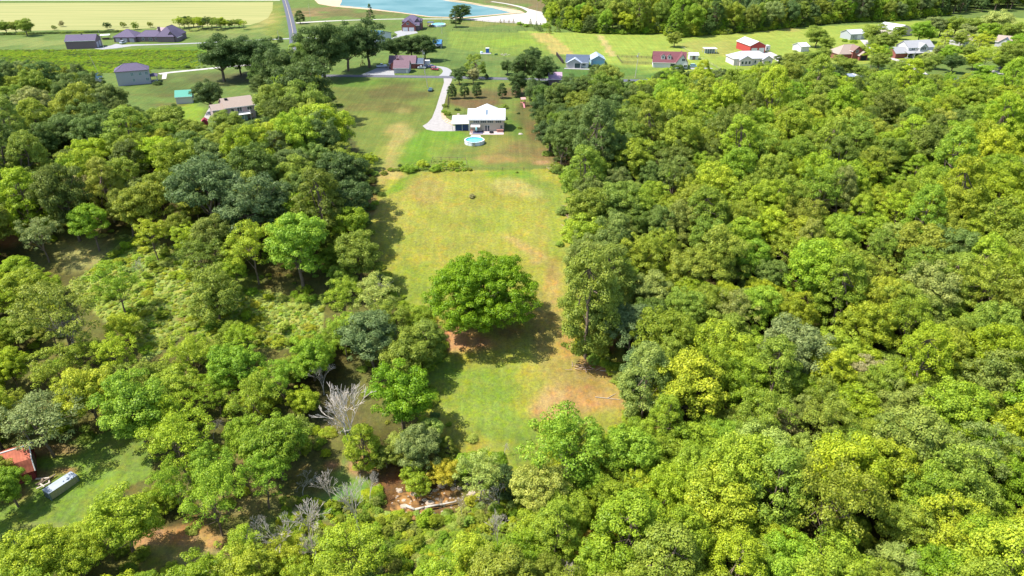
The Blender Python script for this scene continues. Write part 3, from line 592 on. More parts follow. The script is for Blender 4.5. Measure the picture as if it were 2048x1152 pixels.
# blue roofed carport with white vehicle
t, w = site('carport', 'open shed with blue metal roof sheltering a white boat', 'carport', (866,97.5), (882.5,97.5))
gable(t, 0, w, 0, 9, 2.9, 1.9, 'x', None, BLUEM, z0=2.7, over=.2) if False else None
r_ = MB().prism([(-.3,2.75),(4.5,4.6),(9.3,2.75),(9.3,2.9),(4.5,4.75),(-.3,2.9)], -.3, w+.3, 'x').build('roof', BLUEM, t); fixn(r_)
posts(t, (.05, w-.05), 0, 0, 2.8); posts(t, (.05, w-.05), 9, 0, 2.8); MB().box(.1,w-.1,8.9,9.0,0,2.8).build('wall', GREYS, t); MB().box(-.05,.0,.1,8.9,0,2.8).build('wall', GREYS, t)
t_, _ = site('boat', 'white boat on a trailer parked under the blue roofed shed', 'boat', (868,95.5), (880,95.5))
bo = MB().add([(0,0,.6),(3.4,0,.6),(3.4,6,.9),(1.7,7.5,1.2),(0,6,.9),(.5,.3,0),(2.9,.3,0),(2.9,5.5,.3),(1.7,6.6,.5),(.5,5.5,.3)], [(0,1,2,3,4)[::-1],(5,6,1,0),(6,7,2,1),(7,8,3,2),(8,9,4,3),(9,5,0,4)]).build('hull', M_TRIM, t_); bo.location.z = .5
MB().box(.9,2.5,2.5,4.5,1.2,1.7).build('windscreen', M_GLASS, t_)
for s in (.7,2.7): MB().tube((s-.1,2.5,.33),(s+.1,2.5,.33),.33,n=10).build('wheel', M_BLK, t_)
# ---- left farm
t, w = site('shed', 'long dark brick shed with purple shingle roof at the upper left', 'shed', (134,98.5), (194,96.5))
gable(t, 0, w, 0, 11, 4.6, 2.9, 'x', BROWNB, VIOLR, over=.3); door(t, 1.5, 3.2, 3.4, at=w, face='right', m=GREYS, name='garage_door'); door(t, 6, 3.2, 3.4, at=w, face='right', m=GREYS, name='garage_door')
MB().box(w*.49,w*.53,5.2,5.8,7.3,8.1).build('roof_vent', M_DARK, t)
t, w = site('house', 'long low brick house with hipped slate violet roofs at the upper left', 'house', (229,84.5), (272,84.5))
hip(t, 0, w, 0, 13, 3.0, 4.2, BROWNB, VIOLR)
for k in range(3): door(t, 1.2+k*4.4, 3.0, 2.4, name='garage_door', m=mat('dusty_door', (.42,.38,.42), .7))
hip(t, w-.5, w+17, 2, 12, 3.0, 3.4, BROWNB, VIOLR, names=('middle_wing','middle_roof'))
hip(t, w+14, w+25, 0, 19, 3.3, 5.6, BROWNB, VIOLR, names=('east_wing','east_roof'))
gable(t, w+9, w+20, 10, 21, 3.3, 3.4, 'x', BROWNB, mat('dusty_pink_shingles', (.34,.25,.27), .9, noise=.2), names=('rear_wing','rear_roof'), z0=.02)
gable(t, w+20, w+26.5, 1, 9, 3.0, 3.4, 'y', BROWNB, VIOLR, names=('porch_wing','porch_roof'), z0=.015)
window(t, w+3.5, .9, 1.3, 1.5, at=2, cols=2); window(t, w+8, .9, 1.8, 1.5, at=2, cols=2); window(t, w+12, .9, 1.3, 1.5, at=2, cols=2)
MB().box(w+12.5,w+13.8,7,8,4,8.4).build('chimney', BROWNB, t)
t, w = site('pavilion', 'small open pavilion with pale roof between the dark shed and the hipped house', 'pavilion', (202,80), (220,79))
MB().box(-.3,w+.3,-.3,5.3,2.6,2.8).build('roof', M_TRIM, t)
for y in (0,5): posts(t, (.1, w-.1), y, 0, 2.6, m=M_BARK)
MB().box(.6,w-.6,2,3.6,0,.8).build('table', M_BARK, t)
t, w = site('house', 'tall grey two storey house with violet hipped roof and side porch', 'house', (262,170.5), (303,167))
x0 = -5.4
hip(t, x0, w, 0, 9, 6.6, 3.0, GREYS, VIOLR)
for x in (3.2-2.2, 4.6, 7.4): window(t, x, 4.4, 1.2, 1.3, cols=2, rows_=2, glass=M_GLASSL)
for x in (1.4, 7.2): window(t, x, 1.6, 1.4 if x > 3 else .9, 1.3, cols=2, rows_=2, glass=M_GLASSL)
window(t, 2, 4.4, 1, 1.3, 'right', w); window(t, 5.5, 4.4, 1, 1.3, 'right', w)
MB().box(w, w+3, 1.5, 7, 0, .4).build('porch_floor', M_CONC, t); hip(t, w+.02, w+3.2, 1.4, 7.2, 3.0, .9, None, VIOLR, names=('wall','porch_roof'), over=.3); posts(t, (w+2.9,), 1.7, .4, 3.0); posts(t, (w+2.9,), 4.2, .4, 3.0); posts(t, (w+2.9,), 6.8, .4, 3.0)
t, w = site('garden_shed', 'small dark teal roofed shed half hidden left of the grey house', 'shed', (184,166), (197,166))
gable(t, 0, w, 0, 4, 2.3, 1.6, 'y', GREYS, mat('teal_roof', (.06,.13,.17), .7)); door(t, .8, 1.2, 1.9, m=M_DARK)
t, w = site('barn', 'small pale barn with bright green metal roof', 'barn', (353.5,208.5), (386,206.5))
gable(t, 0, w, 0, 7, 3.0, 2.1, 'x', mat('cream_metal', (.58,.56,.54), .6, noise=.05, lines=('X',.5,.08)), GREENM, over=.25); door(t, 2.2, 2.6, 2.4, at=w, face='right', m=M_DARK)
t, w = site('house', 'tan roofed house with raised white deck below the big trees', 'house', (455,242.5), (513,234.5))
gable(t, 0, w, 0, 11.5, 5.2, 2.6, 'x', mat('mauve_brick', (.37,.29,.29), .9, noise=.2, nscale=2), TANR, over=.35)
gable(t, -4.5, 1, 1.5, 8, 4.6, 1.5, 'x', MATS['mauve_brick'], TANR, names=('side_wing','wing_roof'), z0=.01)
MB().box(1.2,2.3,4.2,5.3,6.4,8.0).build('chimney', M_DARK, t)
window(t, w-3, 3.5, 1.8, 1.2, cols=2); window(t, w-2.6, .8, 1.5, 1.3, cols=2); window(t, 4.6, 3, 1.8, 2.0, cols=2, name='patio_door'); window(t, 2.2, 3.4, 1.2, 1.2)
dkk = thing('deck', 'raised white deck with railing on the tan roofed house', 'deck', t.matrix_basis @ Vector((3.4,-3.2,0)), t.rotation_euler.z)
MB().box(0,5.6,0,3.15,2.5,2.65).build('deck_floor', M_TRIM, dkk)
MB().box(0,5.6,-.02,.05,3.4,3.5).build('handrail', M_TRIM, dkk); MB().box(5.53,5.6,.1,3.1,3.4,3.5).build('handrail', M_TRIM, dkk)
for k in range(12): MB().box(k*.5,k*.5+.06,0,.05,2.65,3.4).build('baluster', M_TRIM, dkk)
for x in (.1, 2.8, 5.4): MB().box(x-.08,x+.08,.05,.2,0,2.5).build('post', M_TRIM, dkk)
MB().box(.3,4.2,.5,3.0,0,2.3).build('sunroom', M_GLASSL, dkk)
for k in range(9): MB().box(5.65,6.6,.2+k*.27-.5,.45+k*.27-.5,.28*k,.28*k+.06).build('stair_tread', M_BARK, dkk)
t, w = site('garden_shed', 'tiny dark red shed below the tan roofed house', 'shed', (405,253), (416.5,252))
gable(t, 0, w, 0, 3, 1.9, .8, 'y', mat('dark_red_boards', (.26,.03,.05), .8), MATS['dark_red_boards'], over=.1); door(t, .6, 1.0, 1.6, m=mat('red_door', (.20,.03,.04), .8))
# ---- right of the meadow, beyond the lane
t, w = site('house', 'small grey brick bungalow with dark blue roof and white gable', 'house', (1131,136), (1175,137.5))
gable(t, 0, w, 2, 11, 2.9, 3.0, 'x', WHITES, BLUER); gable(t, 1.0, 8.4, -.2, 6, 2.9, 2.0, 'y', mat('pale_grey_brick', (.45,.42,.41), .9, noise=.15), mat('pale_blue_shingles', (.34,.38,.46), .9, noise=.12), names=('front_gable','gable_roof'), z0=.01)
window(t, 2.2, .9, .9, 1.6); MB().box(4.9,7.9,-.26,-.2,.2,2.6).build('porch_screen', M_GLASS, t); posts(t, (4.8, 8.0), -.3, 0, 2.7)
window(t, 9, 1.2, 1.6, .9, at=2, cols=2); MB().box(-.5,w+1,-2.6,-.3,0,.12).build('terrace', M_CONC, t)
t, w = site('garage', 'pale blue metal garage beside the dark blue roofed bungalow', 'garage', (1183,131), (1209,131))
gable(t, 0, w, 0, 12, 3.1, 1.9, 'y', LBLUE, mat('light_blue_metal_roof', (.30,.38,.46), .5, lines=('Y',.5,.08), noise=.04)); door(t, .7, w-1.4, 2.5, m=mat('sky_blue_door', (.22,.42,.55), .6), name='garage_door', panels=4)
t, w = site('house', 'white house with maroon roof, two dormers and a cross gable', 'house', (1305.5,137), (1374,139))
gable(t, 0, w-.8, 3, 13, 2.9, 4.6, 'x', WHITES, MAROR); gable(t, 12, w, 0, 11, 3.4, 4.2, 'y', WHITES, MAROR, names=('cross_gable','gable_roof'), z0=.01)
for x in (4.2, 7.6):
    gable(t, x, x+1.9, 4.2, 8, 5.9, .9, 'y', WHITES, MAROR, over=.2, names=('dormer','dormer_roof'), z0=3.6); window(t, x+.6, 4.6, .7, 1.0, at=4.2)
window(t, 14.9, 4.3, 1.5, 1.2, cols=2); window(t, 13.2, 1, 1.6, 1.3, cols=2); window(t, 16.2, 1, 1.6, 1.3, cols=2); MB().box(9.4,11.8,2.9,2.99,.1,2.6).build('porch_door', M_GLASS, t)
MB().box(12.8,18.4,-1.2,-.1,0,.7).build('hedge', mat('clipped_hedge', (.03,.06,.03), .95, noise=.4, nscale=4), t)
t, w = site('garden_shed', 'small white shed right of the maroon roofed house', 'shed', (1378.5,119.5), (1396,119.5))
gable(t, 0, w, 0, 4, 2.5, 1.0, 'x', WHITES, mat('pale_shingles', (.58,.56,.55), .8)); door(t, 1.7, 1.6, 2.0, m=BROWNB)
t, w = site('pavilion', 'white garden pavilion with pale roof and white posts on the tan lawn', 'pavilion', (1409,107.5), (1433,107.5))
MB().box(-.3,w+.3,-.3,5.3,2.7,2.85).build('roof', mat('cream_metal', (.6,.6,.6)), t)
for y in (0,5):
    for k in range(6): MB().box(k*w/5.2,k*w/5.2+.22,y,y+.2,0,2.7).build('post', M_TRIM, t)
MB().box(.4,w-.4,2.2,2.4,0,2.4).build('back_wall', M_GLASSL, t)
t, w = site('barn', 'bright red metal barn with white roof and two white doors', 'barn', (1499,107), (1529,106))
gable(t, 0, w, 0, 18, 4.4, 2.2, 'y', REDM, WHITEM, over=.3); door(t, .9, 3.6, 3.0, name='garage_door', panels=4); door(t, 5.6, 3.4, 3.0, name='garage_door', panels=4)
t, w = site('house', 'long white brick house with pale grey roof and two front gables', 'house', (1478,132), (1544,130.5))
hip(t, -2.6, w, 1.5, 13, 3.4, 3.2, mat('pinkish_white_brick', (.60,.52,.50), .85, noise=.1), mat('pale_grey_shingles', (.38,.38,.385), .85, noise=.08))
gable(t, .4, 7.4, 0, 5, 3.2, 1.9, 'y', MATS['pinkish_white_brick'], mat('mid_grey_shingles', (.30,.31,.36), .9), names=('front_gable','gable_roof'), z0=.01)
gable(t, w-5.4, w-.1, .2, 5, 3.2, 1.7, 'y', MATS['pinkish_white_brick'], MATS['mid_grey_shingles'], names=('front_gable','gable_roof'), z0=.01)
for x in (1.2, 3.2, 5.2): window(t, x, .9, 1.1, 1.5)
for x in (9.2, 12.3, 13.6): window(t, x, .9, .9, 1.6, at=1.5)
for x in (w-4.7, w-2.2): window(t, x, .9, 1.1, 1.4, at=.2)
t, w = site('barn', 'white canopy barn roof showing above the round trees', 'barn', (1601,104), (1617,103))
gable(t, 0, w, 0, 8, 3.0, 1.6, 'x', WHITES, WHITEM)
t, w = site('house', 'red brick house with tan roof and arched front gable window', 'house', (1682,122), (1735,120))
hip(t, -.5, w, 2, 13, 3.2, 4.4, BRICK, TANR); gable(t, w*.42, w*.78, .8, 7, 5.0, 2.4, 'y', BRICK, mat('brown_shingles', (.20,.13,.11), .9), names=('front_gable','gable_roof'), z0=.01, over=.3)
gable(t, w*.62, w*.92, -1.2, 4, 3.0, 1.8, 'y', BRICK, TANR, names=('porch_gable','porch_roof'), z0=.02); window(t, w*.52, 4, 1.6, 1.5, at=.8, cols=2); MB().box(w*.67,w*.88,-1.29,-1.2,.1,2.5).build('porch_opening', M_DARK, t)
t, w = site('shed', 'grey metal shed with slate roof above the red brick house', 'shed', (1700,80), (1728,78.5))
gable(t, 0, w, 0, 10, 3.6, 2.0, 'x', mat('grey_metal_wall', (.36,.38,.40), .6), mat('grey_metal_roof', (.38,.39,.41), .6)); door(t, 5.2, 3.2, 2.9, name='garage_door', panels=4); window(t, 2, 1.4, .9, .9)
t, w = site('barn', 'beige barn with brilliant white metal roof at the wood edge', 'barn', (1790,74), (1818,71))
gable(t, -1.5, w+3, 0, 16, 4.4, 2.6, 'y', mat('tan_metal', (.50,.43,.38), .7), WHITEM, over=.3); door(t, 1, 3.4, 3, name='garage_door', panels=4)
t, w = site('house', 'white two storey house with grey roof, big arched gable and wraparound porch', 'house', (1808,117.5), (1878,114))
gable(t, 4, w-2.6, 3, 13, 5.4, 3.0, 'x', WHITES, GREYR); gable(t, w*.44, w*.66, 1.4, 8, 5.4, 2.2, 'y', WHITES, GREYR, names=('front_gable','gable_roof'), z0=3, over=.3)
rp = MB().add([(1.5,-.4,2.7),(w+.5,-.4,2.7),(w+.5,3.4,3.9),(1.5,3.4,3.9),(1.5,-.4,2.85),(w+.5,-.4,2.85),(w+.5,3.4,4.05),(1.5,3.4,4.05)], [(3,2,1,0),(4,5,6,7),(0,1,5,4),(1,2,6,5),(2,3,7,6),(3,0,4,7)]).build('porch_roof', GREYR, t)
posts(t, [2 + k*(w-2)/6 for k in range(7)], 0, 0, 2.75); MB().box(1.5,w+.3,-.2,3,0,.35).build('porch_floor', M_CONC, t)
gable(t, -4.5, 4, 2, 10, 2.9, 2.6, 'x', BRICK, GREYR, names=('garage_wing','garage_roof'), z0=.01)
for x in (6.2, 7.4, 14.6, 15.8): window(t, x, 4.1, .8, 1.2, at=3)
for k in range(3): window(t, w*.47+k*1.15, 4.2, .9, 1.5 + (.4 if k == 1 else 0), at=1.4)
for x in (6, 10, 14): window(t, x, 1, 1.2, 1.4, at=3)
for k, (a, b2, rm, lb) in enumerate((((1926,93),(1946,91),TANR,'tan roofed house half hidden by trees near the upper right corner'),((1988,93),(2018,96),TANR,'pale house with tan roof and blue gable at the far upper right'))):
    t, w = site('house', lb, 'house', a, b2); gable(t, 0, w, 0, 10, 3.2, 3, 'x', GREYS, rm)
    if k: gable(t, w-6, w, -2, 6, 3.2, 2.4, 'y', GREYS, BLUER, names=('front_gable','gable_roof'), z0=.01); window(t, w-4, 1, 1.6, 1.4, at=-2, cols=2)
    window(t, 2, 1, 1.4, 1.2)
t, w = site('mobile_home', 'low pale mobile home with blue and white roof glimpsed over the trees', 'house', (1682,166), (1732,166))
gable(t, 0, w*.5, 0, 6, 3.0, .8, 'x', GREYS, mat('slate_metal', (.22,.26,.34), .6)); gable(t, w*.5+.1, w, .5, 6, 3.1, .8, 'x', WHITES, WHITEM, names=('wall','porch_roof'))
t, w = site('house', 'low house with dusty purple roof sunk among the dark trees', 'house', (1098,170), (1123,170)); gable(t, 0, w, 0, 8, 2.8, 2.4, 'x', BROWNB, mat('dusty_purple_shingles', (.36,.25,.33), .9, noise=.15))
# ---- lower left: red barn and container
A, B = G(48,958), G(89,944.5)
t = thing('barn', 'old barn with rusty red gambrel roof at the lower left edge', 'barn', G(74,957), math.atan2(.62, 1))
pf = [(0,0),(7,0),(7,2.2),(6.1,4.0),(3.5,5.2),(.9,4.0),(0,2.2)]
fixn(MB().prism([(a,b2*.99) for a, b2 in pf], -11, 0, 'x').build('wall', mat('barn_red', (.20,.03,.03), .85, noise=.2, lines=('X',.3,.2)), t))
seg = [(7.3,2.0),(6.2,4.1),(3.5,5.3),(.8,4.1),(-.3,2.0)]
for k in range(4):
    (a0,z0),(a1,z1) = seg[k], seg[k+1]
    o = MB().add([(-11.3,a0,z0),(.3,a0,z0),(.3,a1,z1),(-11.3,a1,z1),(-11.3,a0,z0+.12),(.3,a0,z0+.12),(.3,a1,z1+.12),(-11.3,a1,z1+.12)], [(3,2,1,0),(4,5,6,7),(0,1,5,4),(1,2,6,5),(2,3,7,6),(3,0,4,7)]).build('roof_panel', RUST, t); fixn(o)
    e = MB().tube((.32,a0,z0+.08),(.32,a1,z1+.08),.11); e.build('barge_board', M_TRIM, t)
MB().tube((-11.3,3.5,5.45),(.3,3.5,5.45),.12).build('ridge_cap', M_TRIM, t)
MB().box(.01,.06,2,5,0,2.4).build('door', M_BARK, t)
H = 1.7
P1 = G(158.5,962); P0 = G(104,1001.5)
d = P1 - P0; Lc = d.length; t = thing('shipping_container', 'long grey roofed shipping container on the lawn beside the red barn', 'container', (P0.x, P0.y, min(P0.z, P1.z)), math.atan2(d.y, d.x))
Wc = 1.9; b_ = MB(); nn = int(Lc / .28); pr_ = []
for k in range(nn+1):
    x = k * Lc / nn; pr_.append((x, .05 if (k//1) % 2 else 0))
for s, yy in ((1, 0.0), (-1, Wc)):
    b_ = MB()
    for k in range(nn):
        (xa, da), (xb, db) = pr_[k], pr_[k+1]; b_.add([(xa,yy+s*da,.15),(xb,yy+s*db,.15),(xb,yy+s*db,H),(xa,yy+s*da,H)], [(0,1,2,3)])
    b_.build('side_wall', mat('khaki_steel', (.34,.31,.19), .6, noise=.15), t)
MB().box(.06,Lc-.06,.06,Wc-.06,.15,H-.05).build('core', MATS['khaki_steel'], t)
rb = MB().box(-.08,Lc+.08,-.08,Wc+.08,H,H+.08)
for k in range(14): rb.box(.3+k*(Lc-.6)/14,.38+k*(Lc-.6)/14,0,Wc,H+.08,H+.11)
rb.build('roof', mat('galvanised_roof', (.33,.37,.42), .4, noise=.18, nscale=1), t)
for k, yy in enumerate((.02, Wc/2+.02)):
    dd = MB().box(-.06,.0,yy,yy+Wc/2-.05,.2,H-.05).build('door', mat('teal_steel', (.13,.18,.18), .6), t)
    for q2 in (.3,.8): MB().tube((-.09,yy+q2,.25),(-.09,yy+q2,H-.1),.03).build('lock_bar', M_BLK, dd)
for x in (-.04, Lc-.12):
    for y in (-.05, Wc-.1): MB().box(x,x+.16,y,y+.16,0,H+.02).build('corner_post', MATS['teal_steel'], t)
# junk heap between barn and container
for k in range(9):
    q = G(random.uniform(80,104), random.uniform(955,975)); o = MB().box(-random.uniform(.3,1.3),random.uniform(.3,1.2),-.12,.14,0,.16).build('plank', [M_BARK, M_DEAD][k % 2]); o.location = q + Vector((0,0,.05+.05*k)); o.rotation_euler = (0, random.uniform(-.05,.1), random.uniform(0,3)); tag(o, '%s weathered plank in the junk heap between the red barn and container' % ['lowest','second','third','fourth','fifth','sixth','seventh','eighth','topmost'][k], 'plank', 'junk planks by the red barn')

# ------------------------------------------------------------------ vehicles
def vehicle(px, py, rz, kind, colr, label, cat='car', L=4.5, Wd_=1.8, group='parked vehicles'):
    q = G(px, py); t = thing({'pickup': 'pickup_truck'}.get(kind, 'parked_car'), label, cat, (q.x, q.y, q.z + .05), R(rz), group)
    m = mat('paint_%d_%d_%d' % tuple(int(c*100) for c in colr), colr, .25, spec=.6); h = L/2; w = Wd_/2
    low = {'car': [(-h,.35),(h,.35),(h+.02,.65),(h-.15,.82),(h-1.1,.95),(-h+.6,1.0),(-h,.92)], 'suv': [(-h,.38),(h,.38),(h+.02,.8),(h-.15,.98),(h-1.0,1.08),(-h+.1,1.12),(-h,.9)], 'pickup': [(-h,.45),(h,.45),(h+.02,.9),(h-.15,1.08),(h-1.4,1.15),(-h+.0,1.15)]}[kind]
    b = MB(); n = len(low); 
    rings = []
    for yy, sc in ((-w, .94), (-w+.12, 1), (w-.12, 1), (w, .94)): rings.append([(x*(.985 if sc < 1 else 1), yy, .35 + (z-.35)*sc if z > .4 else z) for x, z in low])
    vs = sum(rings, []); fs = []
    for k in range(3):
        for i in range(n): fs.append((k*n+i, k*n+(i+1) % n, (k+1)*n+(i+1) % n, (k+1)*n+i))
    fs += [tuple(range(n)), tuple(range(3*n, 4*n))[::-1]]
    o = b.add(vs, fs).build('body', m, t); fixn(o)
    c0, c1, c2, c3, zt, zb = {'car': (-h+.75, -h+1.35, h-2.0, h-1.25, 1.42, .96), 'suv': (-h+.12, -h+.4, h-1.95, h-1.2, 1.72, 1.08), 'pickup': (-.75, -.6, h-2.6, h-1.8, 1.85, 1.13)}[kind]
    wt = w*.78; wb = w*.94
    vs = [(c0,-wb,zb),(c3,-wb,zb),(c3,wb,zb),(c0,wb,zb),(c1,-wt,zt),(c2,-wt,zt),(c2,wt,zt),(c1,wt,zt)]
    MB().add(vs, [(0,1,5,4),(1,2,6,5),(2,3,7,6),(3,0,4,7)]).build('windows', M_GLASS, t)
    ro = MB().add([(x,y,z) for x,y,z in vs[4:]] + [(x*.98+.01,y*.9,z+.06) for x,y,z in vs[4:]], [(0,1,5,4),(1,2,6,5),(2,3,7,6),(3,0,4,7),(4,5,6,7)]).build('roof', m, t)
    if kind == 'pickup': MB().box(-h+.12,-.85,-w+.18,w-.18,1.16,1.17).build('truck_bed', mat('bed_liner', (.06,.06,.07), .8), t)
    for x in (-h+.8, h-.85):
        for y in (-w+.02, w-.2):
            tyre = MB().tube((x,y,.33),(x,y+.18,.33),.34,n=12).build('wheel', M_BLK, t); MB().tube((x,y-.01,.33),(x,y+.19,.33),.18,n=8).build('rim', mat('alloy', (.5,.5,.5), .4, metal=.6), tyre)
    for y in (-w+.2, w-.5): MB().box(h-.0,h+.03,y,y+.3,.62,.76).build('headlight', M_GLASSL, t)
    return t
vehicle(764,134.5,12,'pickup',(.62,.68,.72),'pale blue-white pickup truck on the drive left of the garage','truck',5.8,2.0)
vehicle(861.5,182,85,'car',(.05,.12,.16),'dark teal car parked alone on the grass by the gravel drive')
vehicle(843.5,137.5,8,'car',(.50,.52,.56),'silver grey car first in the row behind the garage')
vehicle(853,136.5,14,'suv',(.03,.04,.10),'dark navy car second in the row by the loop drive','car',4.4)
vehicle(864,135,-14,'car',(.16,.10,.20),'plum coloured car third in the row by the loop drive')
vehicle(870,140.5,-22,'suv',(.30,.04,.05),'dark red car nearest the lane on the loop drive','car',4.4)
vehicle(246.5,87,80,'suv',(.55,.60,.66),'silver white car before the hipped house garage doors')
vehicle(1388,134.5,0,'suv',(.28,.48,.50),'pale teal car beside the maroon roofed house')
vehicle(819,61,10,'suv',(.02,.03,.05),'black car parked before the two storey brick house')
vehicle(1778,97.5,20,'suv',(.04,.08,.10),'dark car in the shade by the brick garage wing')
vehicle(2006,140,-40,'suv',(.05,.06,.07),'dark car on the suburban street near the right edge')
# camper, trailer, motorhome
def camper(px, py, L, H_, label, rz=0, stripes=True, cat='camper'):
    q = G(px, py); t = thing('camper_trailer', label, cat, (q.x, q.y, 0), R(rz))
    fixn(MB().prism([(0,.6),(L,.6),(L+.35,1.6),(L,H_),(0,H_)][::1], 0, 2.4, 'y').build('body', M_TRIM, t))
    MB().box(-.03,L+.03,-.05,2.45,H_,H_+.1).build('roof', M_TRIM, t)
    if stripes:
        MB().box(0,L,-.02,-.004,1.15,1.35).build('stripe', mat('grey_stripe', (.3,.32,.36), .6), t)
        window(t, .8, 1.6, 1.1, .7, at=0, fr=.05); window(t, L-2.6, 1.6, 1.0, .7, at=0, fr=.05); door(t, L*.5, .7, 1.9, at=0, z=.6, panels=2)
    for x in (L*.42, L*.42+.85): MB().tube((x,.05,.38),(x,.3,.38),.38,n=12).build('wheel', M_BLK, t)
    MB().box(-1.2,0,1.1,1.3,.5,.62).build('hitch', M_BLK, t)
camper(816.5,134,6.8,3.2,'white camper trailer with grey stripe parked beside the garage')
camper(842.5,131.5,4.6,2.6,'plain white cargo trailer parked right of the camper', stripes=False, cat='trailer')
camper(1531,103.5,3.0,3.4,'white motorhome parked beside the red barn', stripes=True, rz=25)
# portable toilet, well house slab, odds
q = G(972,107.5); t = thing('site_pad', 'small pale concrete pad on the lawn with a blue cabin', 'concrete pad', tuple(q)); MB().box(-3.4,3,-1.5,3,0,.15).build('slab', M_CONC, t)
q = G(971.5,106.5); t = thing('portable_toilet', 'blue portable toilet with white roof on the lawn pad', 'toilet', (q.x,q.y,.15))
MB().box(0,2.0,0,2.0,0,2.5).build('cabin', mat('bright_blue_plastic', (.03,.12,.35), .5), t); MB().box(-.1,2.1,-.1,2.1,2.5,2.72).build('roof', M_TRIM, t); MB().box(.0,.12,-.03,0,0,2.5).build('trim', M_TRIM, t); door(t, .55, 1.0, 2.1, m=MATS['bright_blue_plastic'])
q = G(963,106.5); o = MB().tube((0,0,0),(0,0,.9),.8,.7,10).build('storage_tank', mat('pale_cyan_plastic', (.5,.65,.68), .6)); o.location = (q.x,q.y,.15); tag(o, 'low pale cyan tank left of the blue portable toilet', 'tank')
q = G(992,110); t = thing('riding_mower', 'small dark riding mower right of the blue portable toilet', 'mower', tuple(q))
MB().box(-.9,.9,-.45,.45,.25,.6).box(.2,.9,-.3,.3,.6,.95).build('body', mat('mower_green', (.03,.12,.06), .5), t); MB().box(-.5,0,-.25,.25,.6,.72).box(-.55,-.45,-.25,.25,.72,1.1).build('seat', M_BLK, t)
for x in (-.6,.65):
    for y in (-.5,.35): MB().tube((x,y,.25),(x,y+.15,.25),.25,n=10).build('wheel', M_BLK, t)
b = MB()
for k in range(26):
    x, y = random.gauss(0,1.6), random.gauss(0,1.3); b.tube((x,y,.1),(x+random.uniform(-1.4,1.4),y+random.uniform(-1,1),random.uniform(.2,.7)),.1,.06,5)
q = G(1008,110); o = b.build('brush_pile', M_DEAD); o.location = q; tag(o, 'pale heap of sticks on the lawn right of the mower', 'brush pile')
for (a_, b_, n_, lb, mm_) in ((1150,432,70,'big grey brush pile at the meadow edge under the wood','a'),(1110,338,24,'small brown brush pile at the top right corner of the meadow','b'),(1172,737,14,'loose sticks below the tall edge tree of the meadow','c')):
    b = MB(); q = G(a_, b_)
    for k in range(n_):
        x, y = random.gauss(0,1.7), random.gauss(0,3.4 if n_ > 50 else 1); z = max(0, 1.0 - .2*abs(x) - .15*abs(y)) ; an = random.uniform(0,6.28); l = random.uniform(1,2.6)
        zz = gz(q.x+x, q.y+y) - q.z; b.tube((x,y,zz+.1+z*random.random()),(x+math.cos(an)*l,y+math.sin(an)*l,zz+.25+z),.09,.03,5)
    o = b.build('brush_pile', mat('dry_brush', (.34,.24,.18), .95, noise=.3)); o.location = q; tag(o, lb, 'brush pile')
for (a_, b_, c_, d_, lb) in ((1190,795,1240,800,'thin bleached fallen branch on the tan lower meadow'),(1200,742,1228,744,'short pale stick lying below the edge trees'),(1141,375,1148,392,'pale fallen trunk at the meadow right edge')):
    p, q = G(a_, b_), G(c_, d_); b = MB().tube(p+Vector((0,0,.15)), q+Vector((0,0,.1)), .07, .04, 6); m_ = p.lerp(q, .5)+Vector((0,0,.15)); b.tube(m_, m_+Vector((2,1.3,.3)), .07, .03, 5); tag(b.build('fallen_branch', M_DEAD), lb, 'branch')
# play set
q = G(1046,212); t = thing('play_set', 'red wooden play set with slide beside the dark trees', 'play set', tuple(q), R(10))
for x in (-.9,.9):
    for y in (-.9,.9): MB().box(x-.07,x+.07,y-.07,y+.07,0,3).build('post', M_RW, t)
MB().box(-1,1,-1,1,1.5,1.6).build('platform', M_RW, t); fixn(MB().prism([(-1.1,3),(0,3.7),(1.1,3),(1.1,3.08),(0,3.8),(-1.1,3.08)],-1.1,1.1,'x').build('roof', mat('pink_shingles', (.50,.30,.28), .8), t))
fixn(MB().add([(-.35,-1,1.55),(.35,-1,1.55),(.35,-3.4,.1),(-.35,-3.4,.1),(-.35,-1,1.45),(.35,-1,1.45),(.35,-3.4,0),(-.35,-3.4,0)],[(3,2,1,0),(4,5,6,7),(0,1,5,4),(1,2,6,5),(2,3,7,6),(3,0,4,7)]).build('slide', mat('pink_plastic', (.5,.2,.22), .5), t))
MB().tube((.9,0,2.6),(4,0,2.6),.08).build('swing_beam', M_RW, t)
for s in (-1,1): MB().tube((4,0,2.6),(4.3,s*1.1,0),.07).build('leg', M_RW, t)
for x in (1.8,3): MB().tube((x,-.2,2.6),(x,-.2,.5),.02).tube((x+.4,-.2,2.6),(x+.4,-.2,.5),.02).box(x,x+.4,-.35,-.05,.45,.5).build('swing', M_BLK, t)
# ------------------------------------------------------------------ fences, poles, wires
def fence(pts, label, hgt=1.4, gap=3.0, rails=(.5, .9, 1.3), r=.06, m=None, wire=False):
    P = [G(*p) for p in pts]; t = thing('fence', label, 'fence', tuple(P[0])); o = P[0]; mm_ = m or M_BARK
    for i in range(len(P)-1):
        a, b2 = P[i]-o, P[i+1]-o; n = max(1, int(round((b2-a).length / gap)))
        for k in range(n + (1 if i == len(P)-2 else 0)):
            c = a.lerp(b2, k/n); c.z = gz(c.x+o.x, c.y+o.y)-o.z; MB().box(c.x-r,c.x+r,c.y-r,c.y+r,c.z-.1,c.z+hgt).build('post', mm_, t)
        for z in rails: MB().tube(a+Vector((0,0,z)), b2+Vector((0,0,z)), .02 if wire else .05, n=4).build('rail', mm_, t)
fence([(1303,117),(1234,114.5),(1244,127),(1303,129.5)], 'dark three rail paddock fence left of the maroon roofed house', m=mat('dark_fence', (.07,.05,.05), .9))
fence([(1036,48),(1052,64),(905,61.5)], 'thin wire fence with dark posts below the gravel yard', wire=True, gap=6, m=MATS['dark_fence'])
